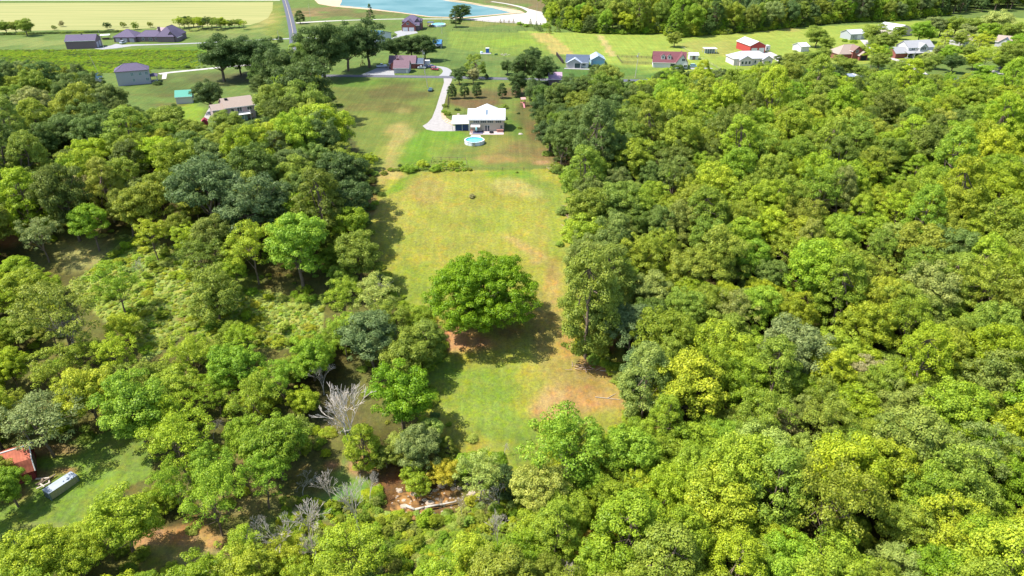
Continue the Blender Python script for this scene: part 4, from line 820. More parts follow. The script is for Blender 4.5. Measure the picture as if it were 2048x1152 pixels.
fence([(941,42),(990,45),(1035,47)], 'dark fence along the near side of the white gravel yard', gap=5, m=MATS['dark_fence'])
fence([(1113,110.5),(1126,127)], 'short dark privacy fence left of the blue roofed bungalow', hgt=1.9, gap=.5, rails=(.4,1.6), r=.22, m=MATS['dark_fence'])
fence([(863,326),(866,319),(931,320),(934,333)], 'low garden fence around the overgrown vegetable plot', hgt=1.0, rails=(.85,), gap=3)
fence([(786,345),(850,342),(936,341),(1005,341),(1090,340)], 'sagging wire fence across the top of the meadow', wire=True, hgt=1.1, gap=9, rails=(.6,1.0))
fence([(1364,96),(1400,118),(1440,140)], 'long thin wire fence crossing the lawn by the white shed', wire=True, gap=5, m=M_DEAD)
fence([(896,218),(897,195)], 'dark board fence beside the pool house driveway', hgt=1.5, gap=2.2, rails=(.5,1.2), r=.12, m=MATS['dark_fence'])
M_POLE = mat('pole_wood', (.42,.38,.33), .9)
TOPS = []
def pole(px, py, h, label, arm=True, lean=0, r=.15):
    q = G(px, py); t = thing('utility_pole', label, 'utility pole', tuple(q), 0, 'utility poles'); MB().tube((0,0,0),(lean,0,h),r,r*.65,8).build('mast', M_POLE, t)
    if arm: MB().box(lean-.9,lean+.9,-.06,.06,h-.8,h-.65).build('crossarm', M_POLE, t); MB().tube((.3,0,h-2.2),(.3,0,h-1.4),.22,n=8).build('transformer', mat('pale_metal', (.5,.52,.53), .5), t)
    TOPS.append(Vector((q.x+lean, q.y, q.z+h-.6)))
pole(849.5,147.5,12,'tall utility pole beside the lane behind the parked cars', lean=-.5)
pole(855.5,175.5,8.5,'bare utility pole on the grass by the dark teal car', arm=False, lean=-.9)
pole(1270,156,12.5,'tall pale utility pole left of the maroon roofed house', lean=.9)
pole(1821,131,9,'white utility pole standing before the white two storey house', lean=1.2)
pole(1472,141,10,'thin grey pole at the left end of the long white house', lean=1.0, arm=False, r=.1)
pole(199,151,10,'slim pale pole in the tall grass left of the grey house', lean=-2.2, arm=False, r=.12)
pole(208,96.5,11,'dark utility pole beside the long dark shed', lean=-.6, arm=False)
pole(559,84,7,'white topped pole by the long grey driveway entrance', lean=-.3, arm=False)
pole(622,44,13,'tall slim pole between the country road and the pond', lean=-.2, arm=False, r=.1)
pole(884,68,11,'white pole behind the blue roofed shed', lean=0, arm=False, r=.13)
pole(1073,43,13,'tall pole in the white gravel yard', lean=.3, arm=False, r=.12)
def wire(a, b2, label, sag=.8):
    b = MB(); prev = None
    for k in range(13):
        s = k/12; p = a.lerp(b2, s); p.z -= sag*4*s*(1-s)
        if prev is not None: b.tube(prev, p, .025, n=3, cap=False)
        prev = p
    tag(b.build('power_line', M_DARK), label, 'cable')
wire(TOPS[0], TOPS[2], 'thin power line above the lane from car row to the right pole', 2)
wire(TOPS[0], TOPS[1], 'thin power line between the two poles by the loop drive', .4)
wire(TOPS[0], G(560,140)+Vector((0,0,11)), 'thin power line running left above the ranch house lawn', 2)
wire(TOPS[2], TOPS[4], 'thin power line crossing right above the maroon roofed house', 2)
# stone edging and planter near the pool house
for k, (a_, b_, s_) in enumerate(((1041,268.5,1.0),(890.5,241,.8),(895,243.5,.7),(900,246.5,.8),(917,229,.8),(1100,150,.0))):
    if s_ == 0: continue
    q = G(a_, b_); n = 8; lo = [(math.cos(i/n*6.283)*s_*random.uniform(.8,1.2), math.sin(i/n*6.283)*s_*.6*random.uniform(.8,1.2), -.1) for i in range(n)]; hi = [(x*.6, y*.6, s_*.4) for x, y, z in lo]
    o = MB().add(lo+hi, [(i,(i+1)%n,n+(i+1)%n,n+i) for i in range(n)]+[tuple(range(n,2*n))]).build('boulder', mat('pale_stone', (.55,.46,.40), .9, noise=.2)); o.location = q
    tag(o, ['low pale stone ring around the lone shrub right of the pool house','first pale rock edging the driveway bed, farthest from the carport','second pale rock edging the driveway bed','third pale rock edging the driveway bed, nearest the carport','pale rock under the upright shrub by the carport'][k], 'rock')

# ------------------------------------------------------------------ trees
TINT = {
 'bright yellow-green': (.350,.395,.040), 'yellow-green': (.295,.365,.036), 'bright green': (.215,.325,.036), 'mid green': (.200,.258,.050),
 'dark green': (.078,.122,.046), 'blue-green': (.125,.180,.082), 'grey-green': (.225,.262,.110), 'olive green': (.215,.255,.050),
 'pale green': (.350,.400,.130), 'pale weed': (.470,.520,.180), 'golden': (.440,.380,.050), 'rusty orange': (.520,.340,.100), 'brownish grey': (.310,.285,.160), 'deep green': (.158,.262,.015)}
FORMS = {}
def wb(px, py): return .10 if py < 130 else (.12 + .22 * max(0, min(1, (py - 180) / 300)) if px < 1250 else .12 + .24 * max(0, min(1, (py - 140) / 120)))
def blend(c, a): return [1.14 * w * (p * (1 - a) + q * a) for p, q, w in zip(c, (.285, .345, .030), (1, 1, .74))]
def mesh_np(name, V, Fq, var, mats, mi=None):
    me = bpy.data.meshes.new(name); n = len(Fq)
    me.vertices.add(len(V)); me.vertices.foreach_set('co', V.astype(np.float32).ravel())
    k = Fq.shape[1]; me.loops.add(n*k); me.loops.foreach_set('vertex_index', Fq.astype(np.int32).ravel())
    me.polygons.add(n); me.polygons.foreach_set('loop_start', np.arange(n)*k); me.polygons.foreach_set('loop_total', np.full(n, k))
    if mi is not None: me.polygons.foreach_set('material_index', mi)
    for m in mats: me.materials.append(m)
    me.update(calc_edges=True)
    a = me.attributes.new('var', 'FLOAT', 'POINT'); a.data.foreach_set('value', var.astype(np.float32)); return me
def leaves(puffs, rs, leaf, dens, g, up=.35):
    Cn, Dn, Vn = [], [], []
    pv = g.uniform(.25, .75, len(puffs))
    for p, r, v in zip(puffs, rs, pv):
        n = int(dens * 2.35 * r * r); d = g.normal(size=(n, 3)); d /= np.linalg.norm(d, axis=1)[:, None]
        d[:, 2] = np.where(d[:, 2] < -.35, -d[:, 2] * g.uniform(-.3, 1, n), d[:, 2])
        rad = r * (1 - .42 * g.random(n) ** 2.0) * (1 + .16 * np.sin(d[:, 0]*7 + p[0]) * np.cos(d[:, 1]*6 + p[1]))
        Cn.append(p + d * rad[:, None] * np.array([1, 1, .72])); nn = d * 1.0 + g.normal(size=(n, 3)) * .34; nn[:, 2] += up; Dn.append(nn)
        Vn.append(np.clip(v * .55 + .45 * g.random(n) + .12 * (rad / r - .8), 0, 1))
    c = np.concatenate(Cn); nn = np.concatenate(Dn); vv = np.concatenate(Vn); nn /= np.linalg.norm(nn, axis=1)[:, None]; n = len(c)
    a = g.normal(size=(n, 3)); t1 = np.cross(nn, a); t1 /= np.linalg.norm(t1, axis=1)[:, None]; t2 = np.cross(nn, t1)
    s = (leaf * g.uniform(.6, 1.3, n))[:, None]; w = s * g.uniform(.45, .8, n)[:, None]
    V = np.stack([c - t1*s*.5, c + t2*w*.5 + nn*s*.10, c + t1*s*.5, c - t2*w*.5 + nn*s*.10], 1).reshape(-1, 3)
    return V, np.arange(n*4).reshape(n, 4), np.repeat(vv, 4)
def trunk_mb(h, r, limbs, g, top, lean=0):
    b = MB(); pts = [Vector((0,0,-.6))]; n = 5
    for k in range(1, n+1): pts.append(Vector((g.normal()*.12*k*.5 + lean*k/n, g.normal()*.12*k*.5, h*k/n)))
    for k in range(n): b.tube(pts[k], pts[k+1], r*(1-.13*k), r*(1-.13*(k+1)), 7, cap=False)
    for p in limbs:
        p = Vector(p); s = pts[int(g.integers(2, n+1))]; m = s.lerp(p, .5) + Vector((0, 0, -.08*(p-s).length)); rr = r*.38
        b.tube(s, m, rr, rr*.6, 5, cap=False); b.tube(m, p, rr*.6, rr*.2, 5, cap=False)
    return b
def form(name, seed, kind):
    g = np.random.default_rng(seed); P = []; rs = []
    if kind in ('oak', 'airy', 'small'):
        rx, rz, cz, N = 5.5, 5.2, 7.6, 140
        if kind == 'airy': rx, rz, cz, N = 5.5, 4.6, 8.6, 115
        if kind == 'small': rx, rz, cz, N = 5.5, 5.4, 5.6, 150
        # a few main lobes, each carrying its own clumps
        L = g.normal(size=(9, 3)); L /= np.linalg.norm(L, axis=1)[:, None]; L *= np.array([rx, rx, rz]) * .42
        for k in range(N * 3):
            d = g.normal(size=3); d /= np.linalg.norm(d)
            if d[2] < -.55: continue
            l = L[g.integers(9)]; p = l + d * np.array([rx, rx, rz]) * .58 * g.uniform(.82, 1.05)
            P.append(p + [0, 0, cz]); rs.append(g.uniform(.55, 1.15) * (1.0 if kind != 'airy' else .85))
            if len(P) >= N * (1.25 if kind == 'oak' else 1): break
    elif kind == 'yard':
        L = g.normal(size=(12, 3)); L /= np.linalg.norm(L, axis=1)[:, None]; L *= np.array([5.5, 5.5, 5.6]) * .36
        for k in range(260):
            d = g.normal(size=3); d /= np.linalg.norm(d)
            if d[2] < -.75: continue
            P.append(L[g.integers(12)] + d * np.array([5.5, 5.5, 5.6]) * .56 * g.uniform(.7, 1.03) + [0, 0, 6.4]); rs.append(g.uniform(.8, 1.45))
            if len(P) > 105: break
    elif kind == 'tall':
        for k in range(150):
            t = g.random(); a = g.uniform(0, 6.28); r = 4.6 * math.sin(math.pi * (.16 + .80 * t)) ** .7 * g.uniform(.75, 1.05)
            P.append(np.array([math.cos(a)*r, math.sin(a)*r, 1.8 + 13.5*t])); rs.append(g.uniform(.65, 1.25))
    elif kind == 'cone':
        for k in range(80):
            t = g.random() ** 1.3; a = g.uniform(0, 6.28); r = 5.0 * (1 - t) ** .8 * g.uniform(.8, 1.0)
            P.append(np.array([math.cos(a)*r, math.sin(a)*r, 1.6 + 16*t])); rs.append(g.uniform(.7, 1.3) * (1.15 - .5*t))
    elif kind == 'pear':
        for k in range(95):
            t = g.random(); a = g.uniform(0, 6.28); r = 4.6 * math.sin(math.pi * min(1, (.12 + .86*t))) ** .6 * (1.05 - .45*t) * g.uniform(.85, 1.02)
            P.append(np.array([math.cos(a)*r, math.sin(a)*r, 2.6 + 14.6*t])); rs.append(g.uniform(1.0, 1.5))
    elif kind == 'bush':
        for k in range(44):
            d = g.normal(size=3); d /= np.linalg.norm(d); d[2] = abs(d[2]); P.append(d * np.array([4.8, 4.8, 4.0]) * g.uniform(.6, 1) + [0,0,.6]); rs.append(g.uniform(.9, 1.7))
    elif kind == 'willow':
        for k in range(75):
            d = g.normal(size=3); d /= np.linalg.norm(d); z = d[2]; q = d * np.array([5, 5, 4.5]) * g.uniform(.75, 1)
            if z < .3: q[2] = -g.uniform(0, 1) * 5.5; q[:2] = d[:2] / max(.2, np.linalg.norm(d[:2])) * 4.9
            P.append(q + [0, 0, 8]); rs.append(g.uniform(.8, 1.3))
    elif kind == 'big':
        L = g.normal(size=(34, 3)); L /= np.linalg.norm(L, axis=1)[:, None]; L[:, 2] *= .9; L *= np.array([13.2, 13.2, 9.6]) * .55
        for k in range(1400):
            d = g.normal(size=3); d /= np.linalg.norm(d)
            if d[2] < -.6: continue
            l = L[g.integers(34)]; p = l + d * np.array([13.2, 13.2, 9.6]) * .44 * g.uniform(.72, 1.04)
            P.append(p + [0, 0, 9.4]); rs.append(g.uniform(.65, 1.35))
            if len(P) > 780: break
    P = np.array(P); rs = np.array(rs)
    leaf, dens = {'airy': (.28, 58), 'big': (.33, 66), 'bush': (.34, 50), 'small': (.29, 72)}.get(kind, (.295, 80))
    V, Fq, var = leaves(P, rs, leaf, dens, g)
    if kind != 'big':
        V = V.copy()
    crown = mesh_np('crown', V, Fq, var, [M_LEAF])
    h, r = {'oak': (7.5, .32), 'airy': (8.5, .22), 'yard': (6, .34), 'small': (5, .2), 'tall': (13, .32), 'cone': (14, .28), 'pear': (13, .3), 'bush': (2.5, .15), 'willow': (8, .4), 'big': (8.5, .75)}[kind]
    sel = g.choice(len(P), min(len(P), 16 if kind != 'big' else 40), replace=False)
    tb = trunk_mb(h, r, P[sel], g, h, lean=g.normal() * (.5 if kind in ('airy', 'oak') else .1))
    trk = bpy.data.meshes.new('trunk'); trk.from_pydata(tb.v, [], tb.f); trk.materials.append(M_BARK); trk.polygons.foreach_set('use_smooth', [True]*len(trk.polygons))
    FORMS[name] = dict(crown=crown, trunk=trk, R=float(np.percentile(np.linalg.norm(V[:, :2], axis=1), 96)), cz=float((V[:, 2].min() + V[:, 2].max()) / 2), zt=float(V[:, 2].max()), kind=kind, V=V, F=Fq, var=var, tb=tb)
def dead_form(name, seed, H, spread, twigs=4, leaf_n=0):
    g = np.random.default_rng(seed); b = MB(); tw = MB()
    def grow(p, d, l, r, depth):
        q = p + d * l; (b if depth > 2 else tw).tube(p, q, r, r*.68, 5 if depth > 2 else 4, cap=False)
        if depth == 0: return
        n = int(g.integers(2, 4)) if depth > 4 else 2
        for k in range(n):
            a = Vector(g.normal(size=3)); a = (a - a.dot(d) * d); a.normalize()
            nd = (d + a * g.uniform(.25, .75) * spread + Vector((0,0,.06))).normalized(); grow(q, nd, l * g.uniform(.72, .95), max(.032, r*.60), depth-1)
    grow(Vector((0,0,-.5)), Vector((g.normal()*.06, g.normal()*.06, 1)).normalized(), H*.22, H*.014 + .07, 7)
    def m_(bb, n):
        me = bpy.data.meshes.new(n); me.from_pydata(bb.v, [], bb.f); me.materials.append(M_DEAD); return me
    co = np.array(tw.v); FORMS[name] = dict(trunk=m_(b, 'trunk'), crown=m_(tw, 'branches'), R=float(np.percentile(np.linalg.norm(co[:, :2], axis=1), 96)), cz=float((np.percentile(co[:, 2], 5)+co[:, 2].max())/2), zt=float(co[:, 2].max()), kind='dead')
for i in range(6): form('oak%d' % i, 100+i, 'oak')
for i in range(4): form('airy%d' % i, 200+i, 'airy')
for i in range(3): form('tall%d' % i, 300+i, 'tall')
for i in range(3): form('small%d' % i, 350+i, 'small')
for i in range(3): form('yard%d' % i, 380+i, 'yard')
for i in range(2): form('cone%d' % i, 400+i, 'cone')
form('pear0', 500, 'pear'); form('pear1', 501, 'pear'); form('willow0', 510, 'willow'); form('big0', 531, 'big')
for i in range(3): form('bush%d' % i, 600+i, 'bush')
for i in range(4): dead_form('dead%d' % i, 700+i, 12, (.9, .75, 1.1, .85)[i])
NAMES = {'oak': 'broadleaf_tree', 'yard': 'broadleaf_tree', 'airy': 'broadleaf_tree', 'small': 'broadleaf_tree', 'tall': 'broadleaf_tree', 'cone': 'conical_tree', 'pear': 'ornamental_tree', 'willow': 'willow_tree', 'big': 'meadow_tree', 'bush': 'shrub', 'dead': 'dead_tree'}
TREES = []
ORD2 = 'first second third fourth fifth sixth seventh eighth ninth tenth eleventh twelfth thirteenth fourteenth fifteenth sixteenth seventeenth eighteenth nineteenth twentieth twenty-first twenty-second'.split()
def locate(f, px, py, wpx, hs=1.0, pxh=None):
    """world spot and scale so that this form's crown is centred on the pixel and wpx wide"""
    fm = FORMS[f]; sc = 1.0
    for i in range(12):
        q = G(px, py, fm['cz'] * sc * hs); zc = proj(q.x, q.y, q.z + fm['cz']*sc*hs)[2]; sc = .5*sc + .5*(wpx/2 * zc / F / fm['R'])
    return q.x, q.y, sc
def add(f, px, py, wpx, tint, label=None, hs=1.0, group=None, rot=None, jit=.06):
    if py < 300 and (f.startswith('oak') or (f.startswith('small') and wpx > 22)): f = 'yard%d' % (int(f[-1]) % 3)
    x, y, sc = locate(f, px, py, wpx, hs); TREES.append(dict(f=f, x=x, y=y, s=sc, hs=hs, tint=tint, label=label, group=group, rot=random.uniform(0, 6.28) if rot is None else rot, px=px, py=py, w=wpx, hand=True, jit=jit))
O = lambda: 'oak%d' % random.randrange(6)
A_ = lambda: 'airy%d' % random.randrange(4)
Tl = lambda: 'tall%d' % random.randrange(3)
Sm = lambda: 'small%d' % random.randrange(3)
B_ = lambda: 'bush%d' % random.randrange(3)
# meadow and its edges
add('big0', 962, 578, 212, 'deep green', 'huge deep green spreading tree standing alone in the middle of the meadow')
add('tall0', 1178, 600, 125, 'olive green', 'very tall olive tree jutting into the meadow from the right wood', hs=1.25)
add('tall1', 1222, 560, 100, 'mid green', 'tall mid green tree just behind the jutting olive edge tree', hs=1.1)
add('oak1', 1265, 650, 110, 'blue-green', 'blue-green round tree right of the jutting olive edge tree')
add('oak3', 1290, 735, 110, 'blue-green', 'dark blue-green tree at the lower right corner of the meadow')
add(O(), 1170, 460, 100, 'yellow-green', 'yellow-green tree just below the big brush pile at the meadow edge', hs=.8)
add(O(), 1230, 400, 110, 'mid green', 'mid green tree immediately right of the big brush pile')
add('small0', 1142, 355, 40, 'bright green', 'small bright green tree at the upper right corner of the meadow')
add('oak2', 800, 775, 128, 'deep green', 'dense deep green tree casting its shadow on the lower meadow')
add('oak4', 742, 662, 122, 'blue-green', 'round blue-green tree at the left meadow edge below the grey snag', hs=.85)
add('tall2', 852, 680, 78, 'mid green', 'upright mid green tree poking into the meadow left of the lone tree', hs=.8)
add('small1', 822, 690, 46, 'bright yellow-green', 'small yellow tree tucked against the upright meadow edge tree')
add('airy1', 745, 585, 95, 'pale green', 'airy pale green tree at the left edge of the meadow'); add(O(), 715, 500, 95, 'mid green', 'mid green tree by the left meadow edge, higher up')
add(O(), 680, 345, 110, 'dark green', 'dark green tree at the upper left corner of the meadow'); add(O(), 700, 400, 95, 'dark green', 'dark green tree leaning over the shaded upper left meadow edge')
add('small2', 738, 320, 34, 'yellow-green', 'small yellow-green tree at the left end of the garden hedge')
add(O(), 652, 250, 105, 'yellow-green', 'yellow-green tree left of the upper lawn'); add(O(), 600, 165, 120, 'dark green', 'large dark green tree left of the lawn below the lane'); add(O(), 558, 135, 100, 'dark green', 'dark green tree overhanging the end of the country road'); add(O(), 615, 205, 100, 'mid green', 'mid green tree left of the upper lawn just below the dark giant')
# near bottom edge of the meadow
add('airy0', 1130, 872, 175, 'bright green', 'spreading bright green tree at the foot of the meadow'); add('oak0', 838, 885, 92, 'grey-green', 'round grey-green tree above the brown creek')
add('cone0', 897, 892, 42, 'olive green', 'narrow dark olive conical tree above the brown creek', hs=.75); add('airy2', 958, 935, 100, 'pale green', 'airy pale green tree right of the narrow conical tree')
add('small2', 888, 940, 64, 'golden', 'small golden orange tree right above the brown creek'); add('small0', 832, 955, 66, 'yellow-green', 'small yellow-green tree at the upper bank of the creek')
add('tall0', 1010, 960, 60, 'dark green', 'dark narrow tree at the meadow foot under the white snag', hs=.8); add(O(), 770, 905, 60, 'olive green', 'olive tree left of the round grey-green tree', hs=.8)
add('tall1', 725, 890, 70, 'yellow-green', 'upright yellow-green tree below the big bare crown'); add(O(), 590, 860, 80, 'mid green', 'rounded mid green tree left of the big bare crown')
add(O(), 1165, 960, 90, 'bright green', 'bright green tree behind the bare snag below the meadow foot'); add(O(), 1260, 905, 120, 'bright green', 'bright green tree right of the meadow foot')
add('oak5', 1430, 1000, 150, 'bright yellow-green', 'bright yellow tree in the lower right wood, leftmost of the two yellow giants'); add('airy3', 1912, 1050, 150, 'bright yellow-green', 'bright yellow tree near the lower right corner, rightmost of the two yellow giants')
add('oak1', 1600, 690, 145, 'grey-green', 'large grey-green crown in the middle of the right wood'); add('oak3', 1735, 745, 90, 'brownish grey', 'brownish grey crown in the middle of the right wood'); add('airy1', 1440, 690, 120, 'yellow-green', 'yellow crown in the right wood, left of the large grey-green one')
add('oak0', 1370, 760, 150, 'bright yellow-green', 'wide yellow-green crown right of the lower meadow corner'); add('oak2', 1640, 515, 110, 'yellow-green', 'pale yellow crown amid the upper right wood'); add('small1', 1160, 1085, 60, 'rusty orange', 'rusty orange small tree near the bottom edge centre')
add('small2', 1205, 1060, 60, 'golden', 'golden small tree beside the rusty orange one near the bottom edge'); add('oak4', 1570, 850, 80, 'brownish grey', 'olive brown crown in the lower right wood')
# left wood
add('airy2', 155, 375, 62, 'brownish grey', 'thin brownish grey crown standing above the left wood', hs=1.2); add('small0', 325, 375, 42, 'golden', 'small golden tree among the dark left wood'); add('oak1', 415, 365, 150, 'blue-green', 'wide blue-green crown in the upper left wood'); add('oak3', 500, 400, 130, 'blue-green', 'wide blue-green crown left of the dark meadow edge')
add('oak5', 590, 480, 130, 'bright green', 'broad bright green tree between wild grass and meadow'); add('airy0', 500, 480, 110, 'yellow-green', 'yellow-green tree at the top of the wild grass'); add('small1', 425, 580, 110, 'olive green', 'low round olive tree in the wild grass')
add('airy1', 110, 615, 150, 'olive green', 'airy olive tree with bare limbs left of the wild grass'); add('airy3', 230, 560, 90, 'bright green', 'thin green tree leaning at the wild grass left side'); add('small2', 245, 650, 70, 'bright yellow-green', 'small yellow tree at the lower end of the wild grass')
add('airy1', 75, 460, 80, 'grey-green', 'leaning grey-green tree at the far left clearing'); add('airy2', 300, 460, 70, 'bright yellow-green', 'slim yellow tree at the top left of the wild grass'); add('airy3', 375, 470, 70, 'yellow-green', 'slim yellow-green tree at the top of the wild grass')
add('oak0', 170, 775, 120, 'bright yellow-green', 'bright yellow round tree above the lower left lawn'); add('oak2', 265, 800, 140, 'bright green', 'bright green round tree above the lower left lawn'); add('airy0', 72, 828, 165, 'grey-green', 'wide greyish half-bare tree above the red barn', hs=.75)
add('oak4', 14, 965, 78, 'bright green', 'bright green tree in front of the red barn'); add('oak5', 240, 1030, 130, 'yellow-green', 'dense yellow-green tree at the right side of the lower left lawn'); add('airy0', 350, 870, 140, 'yellow-green', 'yellow-green tree right of the lawn with the container')
add('airy1', 345, 960, 90, 'bright green', 'bright green slender tree with visible trunk by the dirt clearing', hs=1.3); add('airy3', 430, 930, 110, 'bright green', 'airy green tree right of the slender one by the dirt clearing', hs=1.1); add('airy2', 520, 940, 100, 'bright green', 'airy green tree with dark trunk in the thin lower wood', hs=1.1)
add('airy0', 560, 750, 90, 'bright green', 'bright airy tree in the thin wood below the wild grass'); add('oak1', 470, 725, 110, 'bright green', 'bright rounded tree in the thin wood below the wild grass'); add('airy1', 380, 700, 100, 'yellow-green', 'yellow airy tree in the thin wood below the wild grass')
add('oak3', 620, 700, 90, 'bright green', 'bright green tree beside the round blue-green meadow edge tree'); add('airy2', 690, 1090, 150, 'yellow-green', 'low yellow-green tree on the bottom edge below the creek', hs=.7); add('small2', 570, 1110, 90, 'bright yellow-green', 'bright yellow tree on the bottom edge left of centre')
add('small0', 960, 1110, 110, 'bright yellow-green', 'bright yellow tree on the bottom edge at the centre'); add('small1', 1060, 1060, 90, 'yellow-green', 'yellow-green tree near the bottom edge right of the pale snags'); add('oak5', 60, 1110, 130, 'yellow-green', 'yellow-green tree in the bottom left corner'); add('oak1', 150, 1120, 110, 'yellow-green', 'yellow-green tree second from the bottom left corner')
# yards and fields
add(O(), 436, 100, 92, 'dark green', 'big dark tree left of its pair by the white gravel drive', hs=.9); add(O(), 508, 102, 88, 'dark green', 'big dark tree right of its pair by the white gravel drive', hs=.9); add('small0', 414, 182, 58, 'dark green', 'round dark tree between the green roofed barn and tan house'); add('oak0', 449, 240, 64, 'mid green', 'round tree hiding the left end of the tan roofed house', hs=.8)
add('oak2', 325, 248, 90, 'mid green', 'large round tree below the green roofed barn', hs=.8); add(O(), 642, 88, 96, 'dark green', 'leftmost of the three tall dark trees by the ranch house'); add(O(), 690, 78, 84, 'dark green', 'middle one of the three tall dark trees by the ranch house'); add(O(), 733, 76, 84, 'dark green', 'rightmost of the three tall dark trees by the ranch house')
add('cone1', 740, 30, 26, 'dark green', 'dark conical treetop above the three tall dark trees'); 
for k, x in enumerate((792, 821, 849)): add('small%d' % k, x, 88, 50, 'dark green', ['left','middle','right'][k] + ' one of the three clipped dark round trees behind the ranch house', hs=.9)
add('pear1', 599, 32, 21, 'dark green', 'small dark egg shaped tree right of the country road', hs=.62); add('pear0', 911, 30, 26, 'dark green', 'left one of two dark trees at the pond corner', hs=.8); add('oak2', 925, 20, 32, 'dark green', 'right one of two dark trees at the pond corner', hs=.8)
add('cone0', 725, 125, 12, 'brownish grey', 'tiny grey spruce on the lawn left of the pickup truck', hs=.6); add('willow0', 950, 128, 44, 'mid green', 'weeping willow beside the lane'); add('small1', 918, 147, 32, 'dark green', 'small dark tree left of the willow'); add('small2', 946, 148, 26, 'brownish grey', 'small brownish bare shrub tree below the willow')
add('pear0', 973, 152, 9, 'dark green', 'tiny dark shrub by the lane right of the willow', hs=.6)
for k, (x, y) in enumerate(((903.5,180),(929,179),(953.5,178),(1004.5,179),(1032,177))):
    add('pear%d' % (k % 2), x, y, 20, 'dark green', ['first','second','third','fourth','fifth'][k] + ' from left in the row of egg shaped trees above the pool house', hs=.78, group='row of egg shaped trees')
add(O(), 1048, 128, 58, 'dark green', 'large dark tree right of the willow behind the lane', hs=1.0); add(O(), 1080, 135, 52, 'dark green', 'dark tree at the lane left of the sunken purple roof', hs=1.0); add(O(), 1036, 160, 40, 'dark green', 'dark tree right of the row of egg shaped trees'); add('small0', 1113, 150, 15, 'mid green', 'little green tree above the sunken purple roof')
add(O(), 1145, 165, 52, 'dark green', 'dark round tree right of the sunken purple roof', hs=.85); add(O(), 1215, 155, 56, 'olive green', 'olive round tree below the pale blue garage'); add('small1', 1075, 180, 50, 'dark green', 'dark tree behind the red play set'); add(O(), 1090, 215, 60, 'dark green', 'dark tree right of the play set'); add(O(), 1100, 262, 62, 'dark green', 'dark tree right of the pool lawn')
add(O(), 1130, 240, 70, 'dark green', 'large dark crown at the wood corner right of the pool lawn'); add(O(), 1090, 300, 52, 'mid green', 'dark tree at the lower corner of the pool lawn', hs=.8) if False else None
for a in ((890,210,13,'mid green','leafy shrub at the top of the driveway bed'),(895,226,16,'mid green','leafy shrub in the driveway bed nearest the carport'),(888,222,12,'bright green','light green shrub in the middle of the driveway bed'),(915,218,12,'dark green','dark upright shrub above the carport roof'),(1037,226,8,'dark green','dark round shrub on the lawn right of the house'),(1039,255,10,'mid green','lone green shrub in a stone ring right of the house'),(1010,212,16,'mid green','shrub behind the right end of the pool house'),
          (1010,236,12,'dark green','dark shrub against the pool house right wall'),(845,326,28,'bright yellow-green','yellow-green shrub at the left of the garden plot'),(906,329,22,'bright yellow-green','yellow-green shrub inside the garden fence'),(800,330,10,'dark green','small dark conifer shrub at the left end of the hedge'),(818,335,34,'bright green','long bright green hedge shrub left of the garden plot'),(872,335,26,'bright green','low green shrub at the garden plot lower edge'),(944,391,15,'brownish grey','lone brownish shrub in the upper meadow'),
          (1034,344,7,'olive green','tiny shrub on the meadow top fence line'),(1115,335,30,'mid green','shrub at the upper right corner of the meadow'),(1638,77,13,'bright green','first small round shrub below the grey shed') if False else (1690,80,13,'bright green','left one of two round shrubs below the grey shed'),(1708,82,15,'bright green','right one of two round shrubs below the grey shed'),(768,345,16,'olive green','low shrub on the fence line left of the hedge'),
          (305,105,6,'dark green','tiny shrub left') if False else (374,133,12,'dark green','dark shrub beside the white gravel driveway'),(558,75,14,'dark green','upper dark shrub at the long driveway entrance'),(560,81,12,'dark green','lower dark shrub at the long driveway entrance'),(315,165,18,'dark green','dark shrub beside the grey house porch'),(236,79,6,'dark green','small shrub at the hipped house left garage corner'),
          (276,80,9,'dark green','upright dark shrub right of the triple garage'),(292,80,8,'dark green','second dark shrub along the hipped house wall'),(310,79,9,'dark green','third dark shrub along the hipped house wall'),(332,79,12,'dark green','dark shrub at the hipped house porch'),(348,78,12,'dark green','dark shrub at the right end of the hipped house'),(386,200,8,'dark green','dark shrub right of the green roofed barn'),(1195,133,10,'mid green','shrub'),):
    if a[4] == 'shrub': continue
    add(B_(), *a[:4], a[4], hs=.9)
# field hedge and its trees
for k in range(22): add(B_(), -6 + k*12, 67.5 - k*.28, 17, random.choice(['dark green','mid green']), ORD2[k] + ' hedge shrub from the left along the near edge of the crop field', hs=.45, group='hedgerow below the crop field')
for a in ((8,50,26,'mid green','round tree at the far left in the hedgerow'),(28,50,24,'olive green','olive tree second in the hedgerow from the left'),(48,50,32,'mid green','rounded green tree third in the hedgerow'),(108,54,10,'olive green','small round tree alone in the hedgerow'),(122,46,12,'brownish grey','thin half bare tree in the hedgerow'),(214,50,16,'dark green','dark upright tree above the small pavilion'),(246,48,12,'olive green','small tree behind the hipped garage roof'),(269,50,15,'mid green','round tree behind the hipped house roof'),(300,48,12,'olive green','small tree behind the hipped house chimney')):
    add('small%d' % (len(TREES) % 3), *a[:4], a[4], hs=.9)
for k in range(15): add(['airy0','oak2','airy2','oak4'][k % 4], 357 + k*9.2, 40 + (k % 3)*1.2 + (0 if k < 9 else 3), 24 if k < 10 else 17, ['yellow-green','mid green','dark green','yellow-green','olive green'][k*7 % 5], ORD2[k] + ' slender tree from the left in the grove beside the crop field', hs=.8, group='grove of slender trees beside the crop field')
